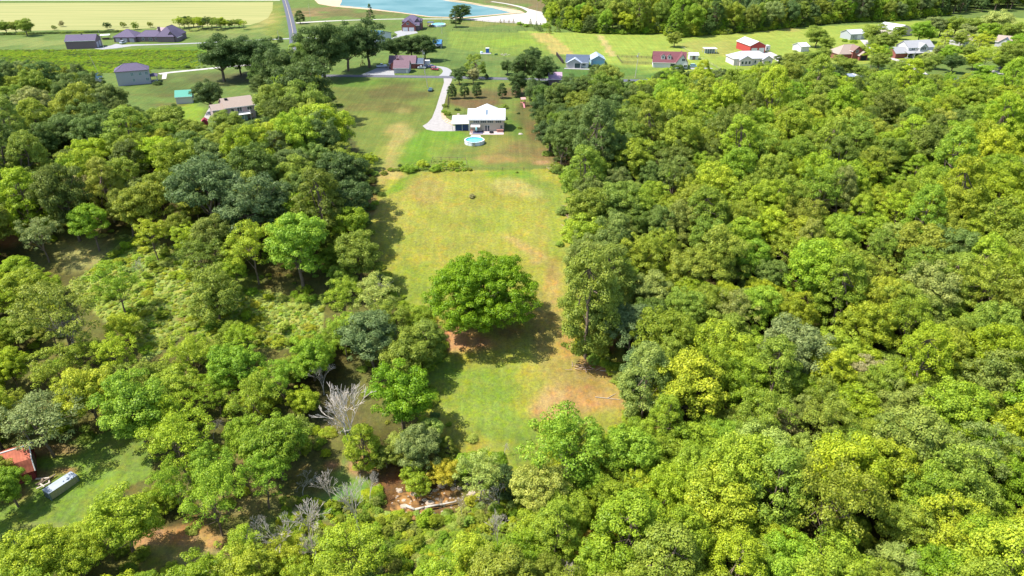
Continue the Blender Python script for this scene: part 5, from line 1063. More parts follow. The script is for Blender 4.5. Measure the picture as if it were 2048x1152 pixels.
for a in (('cone0',1061,45,11,'mid green'),('cone1',1073,50,11,'dark green'),('cone0',1081,54,12,'dark green'),('cone1',1098,56,13,'mid green'),('cone0',1115,53,14,'mid green'),('bush0',1040,46,16,'bright green'),('bush1',1052,50,14,'bright green'),('bush2',1092,50,22,'bright green')):
    add(*a[:5], {1061:'tallest young cedar at the left end of the cedar row',1073:'second young cedar from the left by the wire fence corner',1081:'third young cedar from the left by the wire fence corner',1098:'fourth young cedar from the left of the cedar row',1115:'young cedar at the right end before the big wood',1040:'bright green shrub left of the cedar row',1052:'bright green shrub at the foot of the tallest cedar',1092:'broad bright green shrub between the cedars'}[a[1]], hs=.8)
for k, x in enumerate((1001,1008,1018,1027)): add('cone%d' % (k % 2), x, 41, 5, 'brownish grey', ['first','second','third','fourth'][k] + ' from left of the thin reddish saplings in the white gravel yard', hs=1.0)
for a in (('small1',1350,75,32,'olive green','low olive tree standing out from the far wood'),(O(),1636,68,44,'mid green','round green tree alone on the far right lawn'),('oak1',1748,62,44,'mid green','left one of three round trees by the grey shed'),('oak3',1775,76,46,'mid green','right one of three round trees left of the white house'),('oak5',1755,84,36,'mid green','lower one of three round trees by the grey shed'),('oak2',1843,58,44,'bright green','bright green tree right of the brilliant white barn'),('cone1',1894,72,34,'bright yellow-green','conical yellow-green tree right of the white house'),
          (O(),1870,48,40,'grey-green','grey-green tree behind the white two storey house'),(O(),1915,45,40,'mid green','mid green tree behind the conical yellow-green tree'),(O(),1950,48,40,'mid green','mid green tree above the half hidden tan roof'),(O(),2000,40,60,'pale green','pale tall tree near the upper right corner'),(O(),1900,105,36,'bright green','bright green tree right of the porch'),(O(),1935,100,32,'mid green','mid green tree right of the white house yard'),('airy0',1965,78,48,'bright yellow-green','airy yellow tree before the far tan roofs'),('airy1',1975,108,48,'yellow-green','yellow-green tree between the two street pieces'),
          (O(),2030,100,60,'mid green','large green tree on the right edge by the street'),('oak1',1690,128,50,'mid green','round green tree before the red brick house'),('oak3',1590,118,50,'olive green','olive round tree right of the long white house'),('oak5',1625,118,48,'mid green','round tree left of the red brick house'),('oak0',1645,105,36,'mid green','smaller round tree below the lone lawn tree'),(O(),1660,145,46,'dark green','dark tree below the red brick house'),('airy2',1750,100,42,'yellow-green','yellow-green tree between brick house and white house'),('oak2',1760,120,36,'mid green','green tree left of the curving pale drive'),
          ('bush0',1814,112,14,'mid green','round shrub in front of the porch'),('bush1',1836,112,16,'mid green','second round shrub in front of the porch'),('oak4',1885,100,34,'grey-green','grey-green tree at the right end of the porch'),('oak0',1855,110,26,'pale green','pale green small tree before the porch'),('small0',1450,142,12,'dark green','tiny dark tree above the wood left of the long white house')):
    add(*a[:5], a[5], hs=.85)
for a in ((475,112,60,'dark green','dark tree wedged between the big pair by the white gravel drive'),(560,112,40,'dark green','dark tree at the left side of the country road end'),(1015,130,30,'dark green','dark tree just right of the willow'),(1062,108,44,'dark green','dark crown at the top of the clump behind the lane'),(1098,140,38,'dark green','dark tree close left of the sunken purple roof'),(1128,190,52,'dark green','dark tree at the wood corner below the sunken purple roof'),
          (1652,84,34,'mid green','green tree leaning below the lone lawn tree'),(1610,128,42,'mid green','dense green tree beside the white canopy roof'),(1565,122,34,'dark green','dark tree at the right end of the long white house'),(1675,150,40,'dark green','dark tree left of the mobile home'),(1720,140,34,'mid green','green tree above the mobile home'),(1768,104,36,'bright green','bright green tree below the three round trees'),(1800,136,44,'mid green','green tree below the curving pale drive'),(1850,128,40,'mid green','green tree right of the white utility pole'),
          (1876,118,32,'mid green','green tree just right of the arched gable house'),(1910,120,40,'dark green','dark tree left of the suburban street'),(1925,75,34,'mid green','mid green tree left of the half hidden tan roof'),(1862,66,30,'bright green','bright green tree behind the left end of the white house'),(1885,50,34,'mid green','mid green tree behind the conical tree top'),(1980,60,40,'bright green','bright green tree between the two far tan roofs'),(2025,60,46,'mid green','mid green tree at the right edge above the far pale house'),(2038,80,40,'bright green','bright green tree at the right edge beside the far pale house'),
          (1950,118,36,'yellow-green','yellow-green tree above the nearer street piece'),(1940,60,34,'grey-green','grey-green tree above the half hidden tan roof'),(1800,62,26,'mid green','small tree at the right corner of the brilliant white barn'),(1730,100,30,'mid green','mid green tree at the right corner of the red brick house'),(1600,140,50,'mid green','wide tree at the wood top below the white canopy'),(1530,138,46,'mid green','round tree at the wood top below the long white house'),
          (2010,118,40,'mid green','green tree between the street and the right edge'),(1968,140,40,'bright green','bright green tree at the end of the nearer street piece'),(2035,138,44,'bright green','bright green tree in the corner below the farther street piece'),(545,92,26,'dark green','dark tree beside the long grey driveway near the road')):
    add(O(), *a[:4], a[4], hs=.85)
# dead and bare trees
for f, x, y, w, hs, lab in (('dead0',692,800,120,1.0,'big bare white crown at the left of the lower meadow'),('dead1',640,740,60,.9,'small bare grey crown above the big bare one') ,('dead2',745,565,70,1.0,'bare grey snag at the left edge of the meadow'),('dead3',1008,895,26,1.5,'thin white snag standing against the lower meadow'),('dead0',1152,945,54,1.1,'pale snag with dense branches below the meadow foot'),('dead2',1000,975,90,1.0,'bare grey crown right of the creek, upper one'),
    ('dead1',705,985,90,1.3,'tall pale leafless tree left of the creek'),('dead3',735,965,60,1.6,'slender tall leafless tree nearest the creek left bank'),('dead0',995,1040,46,1.4,'white leafless tree standing right below the creek'),('dead2',600,960,70,.9,'bare grey tangle in the thin lower wood'),('dead1',560,1050,90,1.0,'wide bare grey tangle near the bottom edge left of centre'),('dead3',890,1000,30,1.9,'thin white pole-like snag in front of the creek log'),('dead1',922,1000,26,1.9,'second thin white snag right of the creek log'),
    ('dead0',125,640,70,1.0,'bare limbs rising through the airy olive tree'),('dead2',280,520,44,1.3,'thin grey snag in the wild grass'),('dead3',80,800,90,1.0,'bare grey branches above the red barn'),('dead0',1500,730,30,1.2,'small pale snag in the right wood beside the large grey-green crown'),('dead2',1640,395,34,1.0,'small grey snag high in the right wood'),('dead3',420,850,50,1.1,'bare snag in the thin wood right of the lawn'),('dead2',330,740,44,1.0,'pale bare tree above the bright green round tree'),('dead0',620,1080,50,1.3,'leafless forked tree on the bottom edge'),('dead1',1130,1130,50,1.0,'pale twiggy snag on the bottom edge right of centre'),('dead2',520,1040,100,1.0,'pale wide bare crown at the bottom edge of the thin wood'),('dead0',610,1020,80,1.1,'pale bare crown between the tangles near the bottom'),('dead1',655,960,60,1.1,'pale bare crown left of the grass path'),('dead3',670,830,60,.9,'low bare limbs under the big bare white crown'),('dead1',40,840,70,.9,'pale bare limbs at the left edge above the red barn'),('dead3',1440,880,34,1.0,'white twigs standing out of the lower right wood')):
    add(f, x, y, w, 'brownish grey', lab, hs=hs)
HANDN = len(TREES)

# random wood
OPEN = [[(738,345),(758,362),(735,420),(733,470),(762,520),(790,590),(850,620),(885,650),(890,700),(850,750),(850,800),(880,850),(900,880),(960,870),(1010,905),(1045,955),(1060,930),(1080,850),(1150,815),(1225,880),(1290,820),(1240,770),(1240,720),(1180,725),(1130,690),(1125,600),(1135,500),(1120,440),(1140,380),(1120,345)],
 [(640,150),(672,200),(690,260),(745,320),(750,345),(1120,345),(1100,290),(1068,250),(1055,200),(1040,150)],
 [(-200,-200),(-200,115),(100,125),(180,150),(235,170),(262,215),(330,200),(385,225),(400,262),(440,262),(520,245),(515,200),(490,140),(520,115),(600,105),(650,155),(905,155),(1060,175),(1120,170),(1200,140),(1235,165),(1290,160),(1330,140),(1400,140),(1480,142),(1550,128),(1600,140),(1700,152),(1735,155),(1740,140),(1800,138),(1850,150),(1960,150),(2048,150),(2300,150),(2300,-200)],
 [(-50,1000),(60,985),(75,880),(200,880),(275,862),(300,900),(280,950),(240,975),(190,1020),(120,1050),(60,1090),(-50,1100)],
 [(120,560),(225,490),(335,505),(420,590),(520,600),(640,590),(640,640),(560,680),(480,640),(400,650),(330,690),(240,660),(130,640)],
 [(770,945),(860,930),(940,985),(930,1020),(830,1035),(760,1000)], [(640,910),(700,910),(740,960),(720,1020),(640,1010)], [(270,1060),(340,1030),(410,1080),(350,1120),(280,1110)],
 [(-10,440),(40,450),(40,500),(-10,510)], [(20,895),(108,895),(112,1000),(50,1010),(30,960)], [(470,1010),(540,960),(650,950),(700,1060),(560,1105),(480,1070)], [(640,770),(735,760),(740,850),(650,850)], [(90,480),(190,490),(190,540),(100,540)], [(860,1050),(740,1060),(700,1152),(860,1152)]]
def openhit(px, py): return any(inpoly(px, py, p).any() for p in OPEN)
PAL = [ # px, py, weights
 (100,200,{'dark green':5,'mid green':4,'blue-green':3,'grey-green':1,'olive green':2}), (350,320,{'dark green':3,'blue-green':4,'mid green':4,'grey-green':1,'olive green':1}), (60,330,{'dark green':3,'mid green':4,'bright green':1,'yellow-green':1,'blue-green':2}), (600,165,{'dark green':6,'mid green':3}), (1330,300,{'mid green':4,'dark green':3,'blue-green':2,'olive green':1}), (560,250,{'mid green':4,'olive green':3,'dark green':2,'yellow-green':3}), (640,350,{'dark green':4,'mid green':4,'blue-green':3}),
 (200,420,{'mid green':3,'olive green':2,'yellow-green':4,'bright green':2,'grey-green':1}), (550,520,{'bright green':3,'yellow-green':3,'mid green':3}), (60,560,{'yellow-green':4,'olive green':3,'bright yellow-green':1,'mid green':2}), (150,730,{'bright yellow-green':2,'yellow-green':4,'olive green':2,'bright green':2,'mid green':1}), (500,750,{'bright green':4,'yellow-green':4,'bright yellow-green':1,'mid green':2,'olive green':2}),
 (680,680,{'mid green':3,'blue-green':2,'bright green':2,'olive green':2}), (450,950,{'bright green':4,'yellow-green':4,'olive green':1}), (800,1100,{'yellow-green':4,'bright yellow-green':3,'bright green':2,'pale green':2}), (1150,1080,{'yellow-green':4,'bright yellow-green':2,'bright green':3,'pale green':2,'olive green':1}),
 (1180,250,{'dark green':6,'mid green':3,'blue-green':2}), (1250,400,{'mid green':5,'dark green':2,'blue-green':2,'grey-green':2,'bright green':1}), (1400,220,{'mid green':3,'bright green':3,'yellow-green':3,'dark green':2,'olive green':1}), (1700,190,{'dark green':4,'mid green':4,'bright green':2,'olive green':1}), (1650,300,{'bright green':3,'yellow-green':4,'mid green':3,'olive green':1}), (1950,250,{'yellow-green':4,'bright green':4,'mid green':2,'pale green':1}),
 (1500,450,{'mid green':3,'bright green':3,'yellow-green':2,'olive green':2,'grey-green':1,'blue-green':1}), (1800,480,{'yellow-green':3,'bright green':3,'mid green':3,'olive green':2,'grey-green':1}), (2000,600,{'yellow-green':2,'mid green':3,'blue-green':2,'olive green':2,'bright green':2}), (1350,620,{'mid green':3,'olive green':3,'blue-green':2,'yellow-green':2,'grey-green':2}), (1650,650,{'mid green':3,'yellow-green':3,'olive green':2,'bright green':2,'grey-green':1}),
 (1450,850,{'bright green':4,'yellow-green':3,'mid green':2}), (1750,850,{'mid green':3,'bright green':3,'yellow-green':3,'grey-green':1,'blue-green':1}), (1350,1050,{'yellow-green':3,'bright green':3,'mid green':2,'olive green':2}), (1650,1080,{'yellow-green':3,'bright green':3,'mid green':2,'pale green':1,'olive green':1}), (1980,1000,{'bright green':3,'mid green':3,'yellow-green':3,'blue-green':1})]
def pick_tint(px, py, r):
    ds = [((px-a)**2 + (py-b)**2, w) for a, b, w in PAL]; ds.sort(key=lambda k: k[0]); w = ds[0][1] if r.random() < .75 else ds[1][1]
    return r.choices(list(w), list(w.values()))[0]
r_ = random.Random(5)
pts = []
for tr in TREES:
    if FORMS[tr['f']]['kind'] == 'bush' or tr['y'] > 420: continue
    if tr['label'] and tr['label'].startswith('bare limbs'): continue
    pts.append((tr['x'], tr['y'], tr['s'] * FORMS[tr['f']]['R']))
px_ = [p[0] for p in pts]; py_ = [p[1] for p in pts]; pr2 = [p[2] for p in pts]
def fill(n, rmin, rmax, forms, ymin, ymax, k=.62, cond=None, test=.85, hs=(.85, 1.15)):
    c = 0
    for i in range(n):
        y = ymin + (ymax - ymin) * r_.random() ** 1.0; half = 70 + .72 * y; x = r_.uniform(-half, half)
        Rr = r_.uniform(rmin, rmax); A = np.array(px_); B2 = np.array(py_); RR = np.array(pr2)
        if len(A) and (np.hypot(A - x, B2 - y) < k * (RR + Rr)).any(): continue
        f = r_.choice(forms); fm = FORMS[f]; s = Rr / fm['R']; h_ = r_.uniform(*hs); z = gz(x, y); zc_ = z + fm['cz'] * s * h_
        cx_, cy_, dz = proj(x, y, zc_)
        if dz < 10 or cx_ < -140 or cx_ > 2180 or cy_ > 1290: continue
        w = Rr * F / dz * test; hh = w * .75; g1 = proj(x, y, z + .5)
        if openhit([cx_, cx_-w, cx_+w, cx_, cx_, cx_-w*.7, cx_+w*.7, g1[0]], [cy_, cy_, cy_, cy_-hh, cy_+hh, cy_+hh*.7, cy_+hh*.7, g1[1]]): continue
        if cond and not cond(cx_, cy_): continue
        px_.append(x); py_.append(y); pr2.append(Rr); c += 1
        TREES.append(dict(f=f, x=x, y=y, s=s, hs=h_, tint=pick_tint(cx_, cy_, r_), label=None, group=None, rot=r_.uniform(0, 6.28), px=cx_, py=cy_, w=2*Rr*F/dz, hand=False, jit=.14))
    return c
right = lambda a, b: a > 1080
left = lambda a, b: a <= 1080
upleft = lambda a, b: a <= 1080 and b < 470
lowleft = lambda a, b: a <= 1080 and b >= 470
FO = ['oak%d' % i for i in range(6)]; FA = ['airy%d' % i for i in range(4)]; FT = ['tall%d' % i for i in range(3)]; FS = ['small%d' % i for i in range(3)]
fill(20000, 3.7, 6.7, FO*3 + FT + FA, 55, 400, .53, right, hs=(.85,1.35))
fill(7000, 4.4, 7.4, FO*3 + FT, 150, 420, .56, upleft, hs=(.9,1.25))
fill(5000, 3.4, 6.2, FO + FA*2, 55, 240, .58, lowleft, hs=(.8, 1.15))
fill(6000, 2.6, 4.0, FO + FS, 55, 400, .50, right, hs=(.9, 1.3)); fill(3000, 2.6, 4.2, FO + FS*2, 55, 400, .55, left, hs=(.8, 1.1))
print('trees', len(TREES), 'hand', HANDN)

# landmark names used in the labels of the wood's trees
LM = [(60,170,'in the far left wood below the tall grass'),(170,250,'in the upper left wood below the teal roofed shed'),(60,300,'at the left edge of the upper left wood'),(260,310,'in the upper left wood below the big round tree'),(380,300,'in the wood below the small red shed'),(500,290,'in the wood below the tan roofed house'),(570,220,'in the dark clump right of the tan roofed house'),(600,320,'in the left wood beside the upper lawn'),(660,440,'along the left meadow edge at its upper end'),(560,400,'in the dark wood left of the meadow'),
 (450,400,'in the blue-green wood above the wild grass'),(220,400,'near the thin brownish crown of the left wood'),(60,400,'above the small dirt clearing at the far left'),(40,560,'at the far left edge beside the wild grass'),(160,480,'by the pale clearing at the far left'),(200,560,'on the left rim of the wild grass'),(330,450,'on the upper rim of the wild grass'),(640,560,'between the wild grass and the meadow'),(690,600,'along the left meadow edge at mid height'),(60,690,'at the left edge above the brownish half-bare tree'),
 (200,700,'above the bright yellow round tree at lower left'),(330,680,'on the lower rim of the wild grass'),(440,700,'in the thin wood under the wild grass'),(560,720,'in the thin wood left of the big bare crown'),(60,790,'around the half-bare tree over the red barn'),(330,800,'in the thin wood above the lawn with the container'),(440,830,'in the middle of the thin lower left wood'),(560,870,'just left of the big bare white crown'),(650,860,'right under the big bare white crown'),(40,930,'around the red barn'),
 (330,900,'on the right rim of the lawn with the container'),(430,1000,'near the dirt clearing of the lower left wood'),(540,1000,'in the thin wood left of the grass path'),(180,1080,'below the lawn with the container'),(60,1100,'in the bottom left corner'),(320,1130,'on the bottom edge below the dirt clearing'),(450,1110,'on the bottom edge left of the bare tangle'),(600,1120,'on the bottom edge below the bare tangle'),(760,1050,'just below the creek on its left'),(760,880,'between the meadow and the creek'),
 (880,1090,'on the bottom edge below the creek log'),(960,1000,'right of the creek'),(1050,1010,'below the foot of the meadow'),(1000,1110,'on the bottom edge at the centre'),(1120,1080,'by the rusty orange tree on the bottom edge'),(1200,980,'in the wood below the spreading bright tree'),(1280,880,'at the lower right corner of the meadow'),(1260,1080,'on the bottom edge left of the yellow giant'),(1330,960,'left of the leftmost yellow giant'),(1400,900,'above the leftmost yellow giant'),(1400,1090,'on the bottom edge below the yellow giant'),(1510,980,'right of the leftmost yellow giant'),
 (1520,1090,'on the bottom edge right of the yellow giant'),(1640,1100,'on the bottom edge of the right wood, middle part'),(1640,980,'in the lower right wood between the yellow giants, higher'),(1760,1090,'on the bottom edge left of the rightmost yellow giant'),(1780,970,'above and left of the rightmost yellow giant'),(1900,950,'directly above the rightmost yellow giant'),(2010,960,'at the right edge above the bottom corner'),(2010,1090,'in the bottom right corner'),(1560,880,'around the olive brown crown of the lower right wood'),(1680,860,'below the brownish grey crown'),
 (1800,840,'in the right wood, low and right of the brownish crown'),(1920,840,'in the right wood near its lower right edge'),(2020,850,'at the right edge, lower third'),(1350,820,'right of the lower meadow corner'),(1460,790,'below the yellow crown beside the grey-green one'),(1300,620,'behind the jutting olive edge tree'),(1380,640,'left of the yellow crown in the right wood'),(1500,600,'above the large grey-green crown, left side'),(1600,600,'directly above the large grey-green crown'),(1820,720,'right of the brownish grey crown'),(1720,640,'above the brownish grey crown'),(1920,700,'in the middle right wood towards the edge'),(2020,720,'at the right edge at mid height'),
 (1280,500,'in the wood right of the meadow centre'),(1400,520,'in the right wood left of the pale yellow crown'),(1520,500,'next to the pale yellow crown on its left'),(1760,530,'next to the pale yellow crown on its right'),(1880,560,'in the right wood, centre, towards the edge'),(2010,560,'at the right edge just above mid height'),(1200,340,'above the big brush pile'),(1290,400,'right of the big brush pile'),(1400,400,'in the right wood left of the small grey snag'),(1540,390,'just left of the small grey snag'),(1720,400,'just right of the small grey snag'),(1860,420,'in the upper right wood, centre right'),(2000,430,'at the right edge, upper third'),
 (1150,280,'at the wood corner beside the pool lawn'),(1240,280,'in the dark wood right of the pool house'),(1350,290,'below the maroon roofed house, deep in the wood'),(1480,290,'below the long white house, deep in the wood'),(1620,290,'below the red brick house, deep in the wood'),(1780,290,'below the white two storey house, deep in the wood'),(1930,290,'in the upper right wood below the street'),(2030,290,'at the right edge below the street'),(1180,190,'in the dark trees below the blue roofed bungalow'),(1290,190,'just below the lane left of the maroon roofed house'),(1390,180,'just below the maroon roofed house'),
 (1500,180,'just below the long white house'),(1600,190,'below the olive round tree near the white house'),(1700,200,'just below the mobile home'),(1800,190,'below the curving pale drive'),(1910,190,'below the suburban street, left part'),(2010,190,'below the suburban street at the right edge'),(860,700,'along the left meadow edge at its lower end')]
ORD = ['', 'second', 'third', 'fourth', 'fifth', 'sixth', 'seventh', 'eighth', 'ninth', 'tenth', 'eleventh', 'twelfth']

def crownkids(tr, root):
    fm = FORMS[tr['f']]
    tk = bpy.data.objects.new('trunk', fm['trunk']); C.objects.link(tk); tk.parent = root
    cr = bpy.data.objects.new('branches' if fm['kind'] == 'dead' else ('foliage' if fm['kind'] == 'bush' else 'crown'), fm['crown']); C.objects.link(cr); cr.parent = root
    if fm['kind'] == 'dead': cr['kind'] = 'stuff'
    c = blend(TINT[tr['tint']], wb(tr['px'], tr['py']) if not tr['hand'] else .04); j = tr['jit']; k = 1 + r_.uniform(-j, j); cr['tint'] = [c[0]*k*(1+r_.uniform(-j, j)*.8), c[1]*k, c[2]*k*(1+r_.uniform(-j, j)*1.5)]
hand = [t for t in TREES if t['hand']]; wood = [t for t in TREES if not t['hand']]
wood = [t for t in wood if -20 < t['px'] < 2068 and -20 < t['py'] < 1172] + [dict(t, off=True) for t in wood if not (-20 < t['px'] < 2068 and -20 < t['py'] < 1172)]
inn = sorted([t for t in wood if not t.get('off')], key=lambda t: -t['w'])
nb = sum(1 for t in hand if NAMES[FORMS[t['f']]['kind']] == 'broadleaf_tree'); NI = max(0, 300 - nb)
indiv, rest = inn[:NI], inn[NI:] + [t for t in wood if t.get('off')]
cells = {}
for t_ in indiv:
    k = min(range(len(LM)), key=lambda i: (LM[i][0]-t_['px'])**2 + (LM[i][1]-t_['py'])**2); cells.setdefault((k, t_['tint']), []).append(t_)
for (k, tint), L in cells.items():
    L.sort(key=lambda q: q['px'])
    for i, q in enumerate(L):
        if len(L) == 1: q['label'] = '%s tree %s' % (tint, LM[k][2])
        elif i == 0: q['label'] = 'leftmost %s tree %s' % (tint, LM[k][2])
        elif i == len(L)-1: q['label'] = 'rightmost %s tree %s' % (tint, LM[k][2])
        else: q['label'] = '%s from left %s tree %s' % (ORD[i], tint, LM[k][2])
        q['group'] = 'trees of the surrounding woods'
for tr in hand + indiv:
    kd = FORMS[tr['f']]['kind']; nm = NAMES[kd]
    rt = thing(nm, tr['label'], {'bush': 'shrub'}.get(kd, 'tree'), (tr['x'], tr['y'], gz(tr['x'], tr['y'])), tr['rot'], tr['group']); rt.scale = (tr['s'], tr['s'], tr['s']*tr['hs'])
    if not tr['group']: rt['group'] = {'bush': 'shrubs', 'dead': 'bare dead trees'}.get(kd, 'single trees')
    crownkids(tr, rt)

# masses nobody could count: scattered with geometry nodes, one object each
def scatter(name, label, items, protos, cat='trees'):
    cols = []
    for part in (0, 1):
        col_ = bpy.data.collections.new('forms_of_%s_%d' % (name, part)); cols.append(col_)
        for i, pm in enumerate(protos): col_.objects.link(bpy.data.objects.new('form_%d_%03d_%s' % (part, i, name), pm[part]))
    me = bpy.data.meshes.new(name); n = len(items); me.vertices.add(n); me.vertices.foreach_set('co', np.array([i['co'] for i in items], np.float32).ravel())
    for an, ty, key, fld in (('rot','FLOAT_VECTOR','rot','vector'),('scl','FLOAT_VECTOR','scl','vector'),('tint','FLOAT_VECTOR','tint','vector')):
        a = me.attributes.new(an, ty, 'POINT'); a.data.foreach_set(fld, np.array([i[key] for i in items], np.float32).ravel())
    a = me.attributes.new('which', 'INT', 'POINT'); a.data.foreach_set('value', np.array([i['which'] for i in items], np.int32))
    o = bpy.data.objects.new(name, me); C.objects.link(o); ng = bpy.data.node_groups.new(name, 'GeometryNodeTree')
    ng.interface.new_socket('Geometry', in_out='INPUT', socket_type='NodeSocketGeometry'); ng.interface.new_socket('Geometry', in_out='OUTPUT', socket_type='NodeSocketGeometry')
    N = ng.nodes; L = ng.links; gi = N.new('NodeGroupInput'); go_ = N.new('NodeGroupOutput'); jn = N.new('GeometryNodeJoinGeometry')
    def na(nm_, ty):
        q = N.new('GeometryNodeInputNamedAttribute'); q.data_type = ty; q.inputs['Name'].default_value = nm_; return q.outputs['Attribute']
    e2 = N.new('FunctionNodeEulerToRotation'); L.new(na('rot', 'FLOAT_VECTOR'), e2.inputs[0])
    for col_ in cols:
        ip = N.new('GeometryNodeInstanceOnPoints'); ci = N.new('GeometryNodeCollectionInfo')
        ci.inputs['Collection'].default_value = col_; ci.inputs['Separate Children'].default_value = True; ci.inputs['Reset Children'].default_value = True; ip.inputs['Pick Instance'].default_value = True
        L.new(gi.outputs[0], ip.inputs['Points']); L.new(ci.outputs[0], ip.inputs['Instance']); L.new(na('which', 'INT'), ip.inputs['Instance Index']); L.new(na('scl', 'FLOAT_VECTOR'), ip.inputs['Scale'])
        L.new(e2.outputs[0], ip.inputs['Rotation']); L.new(ip.outputs[0], jn.inputs[0])
    L.new(jn.outputs[0], go_.inputs[0])
    md = o.modifiers.new('scatter', 'NODES'); md.node_group = ng
    return tag(o, label, cat, kind='stuff')
FL = [f for f in FORMS if FORMS[f]['kind'] not in ('dead', 'big', 'willow', 'pear')]
joined = [(FORMS[f]['crown'], FORMS[f]['trunk']) for f in FL]
def item(f, x, y, s, hs, tint, rot, j=.14, dz=0):
    c = blend(TINT[tint], wb(*proj(x, y, 8)[:2])); k = 1 + r_.uniform(-j, j); return dict(co=(x, y, gz(x, y)+dz), rot=(0, 0, rot), scl=(s, s, s*hs), tint=(c[0]*k*(1+r_.uniform(-j, j)*.8), c[1]*k, c[2]*k*(1+r_.uniform(-j, j)*1.5)), which=FL.index(f))
scatter('wood', 'remaining smaller tree crowns of the woods on both sides of the meadow', [item(t['f'], t['x'], t['y'], t['s'], t['hs'], t['tint'], t['rot']) for t in rest], joined)
# far wood at the top right
FAR = [(1090,30),(1110,52),(1160,66),(1250,69),(1330,66),(1345,76),(1400,72),(1480,66),(1560,58),(1640,50),(1700,44),(1790,42),(1850,36),(1900,30),(1960,24),(2150,10),(2150,-60),(1090,-60)]
its = []; fx, fy, fr_ = [], [], []
gA, gB = G(1090, 64), G(2150, 30)
for i in range(16000):
    y = r_.uniform(470, 1100); x = r_.uniform(20, 1000); 
    if x > .78*y + 90: continue
    gx, gy, _ = proj(x, y, 0)
    if not inpoly(gx, max(gy, -50), FAR): continue
    Rr = r_.uniform(4.5, 8); 
    if fx and (np.hypot(np.array(fx)-x, np.array(fy)-y) < .6*(np.array(fr_)+Rr)).any(): continue
    fx.append(x); fy.append(y); fr_.append(Rr); f = r_.choice(FO[:1] + ['yard0','yard1','yard2']*3 + FT); w_ = {'bright green':3,'yellow-green':3,'mid green':4,'dark green':2} if gx < 1450 else {'mid green':4,'blue-green':3,'bright green':2,'dark green':2,'grey-green':1}
    its.append(item(f, x, y, Rr/FORMS[f]['R'], r_.uniform(1.1, 1.55), r_.choices(list(w_), list(w_.values()))[0], r_.uniform(0, 6.28)))
for i in range(700):
    k = r_.randrange(13); s = r_.random(); a_, b_ = FAR[k], FAR[k+1]; q = G(a_[0]+(b_[0]-a_[0])*s, a_[1]+(b_[1]-a_[1])*s - r_.random()*2.5)
    its.append(item(r_.choice(['small0','small1','bush0','bush1']), q.x, q.y, r_.uniform(1.4, 4.2)/5.5, r_.uniform(.8, 1.3), r_.choice(['mid green','bright green','yellow-green','dark green']), r_.uniform(0, 6.28)))
print('far wood', len(its))
scatter('far_wood', 'dense far wood rising behind the bright lawns at the upper right', its, joined)
# undergrowth: bushes and tall weeds
its = []
def under(n, ymin, ymax, cond, sc, tints, fl=('bush0','bush1','bush2')):
    for i in range(n):
        y = r_.uniform(ymin, ymax); x = r_.uniform(-(60+.7*y), 60+.7*y); z = gz(x, y); a, b2, d = proj(x, y, z)
        if a < -60 or a > 2110 or b2 > 1230 or not cond(a, b2): continue
        f = r_.choice(fl); s = r_.uniform(*sc)/FORMS[f]['R']; its.append(item(f, x, y, s, r_.uniform(.5, .9), r_.choice(tints), r_.uniform(0, 6.28), .2))
inwild = lambda a, b: inpoly(a, b, WILD).any() if hasattr(inpoly(a, b, WILD), 'any') else inpoly(a, b, WILD)
noopen = lambda a, b: not openhit([a], [b])
under(2600, 62, 260, lambda a, b: a < 1080 and b > 430 and noopen(a, b), (.5, 1.7), ['yellow-green','bright green','olive green','mid green','pale green'])
under(900, 60, 120, lambda a, b: 560 < a < 1250 and b > 860 and noopen(a, b), (.6, 1.8), ['bright green','yellow-green','mid green','bright yellow-green'])
under(1400, 62, 330, lambda a, b: a > 1080 and noopen(a, b), (.8, 2.2), ['mid green','dark green','olive green'])
under(500, 68, 100, lambda a, b: 690 < a < 880 and b > 1045, (.4, 1.5), ['bright green','yellow-green','pale green','mid green'])
edge = [(758,350),(735,420),(735,480),(770,540),(800,600),(850,625),(888,690),(850,745),(855,800),(885,850),(1060,930),(1225,880),(1285,820),(1238,760),(1130,690),(1125,600),(1130,500),(1125,440),(1140,390),(1105,338),(1095,300),(1070,250),(700,262),(672,205),(650,165)]
for i in range(len(edge)-1):
    a, b2 = edge[i], edge[i+1]; L_ = math.hypot(b2[0]-a[0], b2[1]-a[1])
    if i in (9, 14, 15, 21): continue
    for k in range(int(L_ / 5)):
        s = r_.random(); q = G(a[0]+(b2[0]-a[0])*s, a[1]+(b2[1]-a[1])*s); x, y = q.x + r_.gauss(0, 1.6), q.y + r_.gauss(0, 1.2)
        sx = 1.5 if a[0] > 1000 else -1.5
        its.append(item(r_.choice(['bush0','bush1','bush2']), x + sx, y, r_.uniform(.5, 2.0)/5, r_.uniform(.6, 1.1), pick_tint(a[0], a[1], r_), r_.uniform(0, 6.28), .2))
for i in range(1100):
    q = G(r_.uniform(560, 1250), 1000 + 210 * r_.random()); a, b2, d = proj(q.x, q.y, q.z)
    if inpoly(a, b2, [(770,925),(935,925),(935,1030),(770,1030)]): continue
    its.append(item(r_.choice(['bush0','bush1','bush2','small0','small1']), q.x, q.y, r_.uniform(.35, 1.3)/5, r_.uniform(.6, 1.0), r_.choice(['bright green','yellow-green','mid green','pale green','bright yellow-green']), r_.uniform(0, 6.28), .2))
scatter('undergrowth', 'leafy undergrowth and saplings between the trees', its, joined, 'undergrowth')
its = []
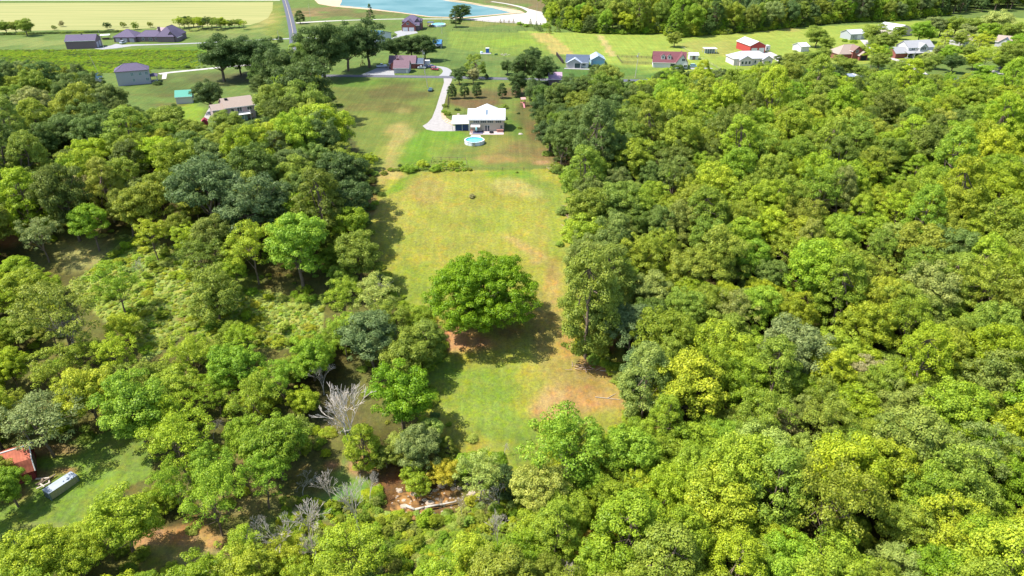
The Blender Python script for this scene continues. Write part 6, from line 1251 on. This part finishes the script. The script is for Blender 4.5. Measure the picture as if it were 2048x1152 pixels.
for i in range(7500):
    q = G(r_.uniform(110, 660), r_.uniform(465, 710)); x, y = q.x, q.y; a, b2, d = proj(x, y, q.z)
    if not inpoly(a, b2, WILD): continue
    f = r_.choice(['bush0','bush1','bush2']); its.append(item(f, x, y, r_.uniform(.15, .6)/5, r_.uniform(.5, .9), r_.choice(['pale weed','pale weed','pale weed','pale green','yellow-green']), r_.uniform(0, 6.28), .2))
for i in range(420):
    q = G(r_.uniform(110, 660), r_.uniform(465, 710)); a, b2, d = proj(q.x, q.y, q.z)
    if inpoly(a, b2, WILD): its.append(item(r_.choice(['bush0','bush1','bush2','small0']), q.x, q.y, r_.uniform(.6, 1.7)/5, r_.uniform(.5, .9), r_.choice(['pale green','yellow-green','bright green','bright yellow-green']), r_.uniform(0, 6.28), .2))
scatter('tall_grass', 'tall pale weeds and grass of the wild meadow in the left wood', its, joined, 'weeds')
its = []
for i in range(9000):
    q = G(r_.uniform(-20, 425), r_.uniform(100, 146)); a, b2, d = proj(q.x, q.y, 0)
    if (b2 > 138 and a > 300) or (a > 340 and r_.random() < (a-340)/80): continue
    its.append(item(r_.choice(['bush0','bush1','bush2']), q.x, q.y, r_.uniform(.35, 1.1)/5, r_.uniform(.3, .55), r_.choice((['mid green','bright green','dark green'] if math.sin(q.x*.05+1)*math.sin(q.y*.22)+r_.gauss(0,.3) < .0 else ['bright green','bright green','yellow-green'])), r_.uniform(0, 6.28), .12))
scatter('hay_grass', 'unmown deep green grass in the field before the hipped house', its, joined, 'grass')
its = []
for i in range(60):
    q = G(r_.uniform(765, 940), 341 + r_.uniform(-3, 2)); its.append(item(r_.choice(['bush0','bush1']), q.x, q.y, r_.uniform(.4, 1.0)/5, .9, r_.choice(['bright green','olive green','mid green']), r_.uniform(0, 6.28)))
for i in range(110):
    q = G(r_.uniform(868, 930), r_.uniform(322, 340)); its.append(item(r_.choice(['bush0','bush1']), q.x, q.y, r_.uniform(.2, .6)/5, .8, r_.choice(['bright green','pale green','yellow-green']), r_.uniform(0, 6.28)))
scatter('garden_plants', 'overgrown plants of the fenced garden plot and fence line', its, joined, 'plants')
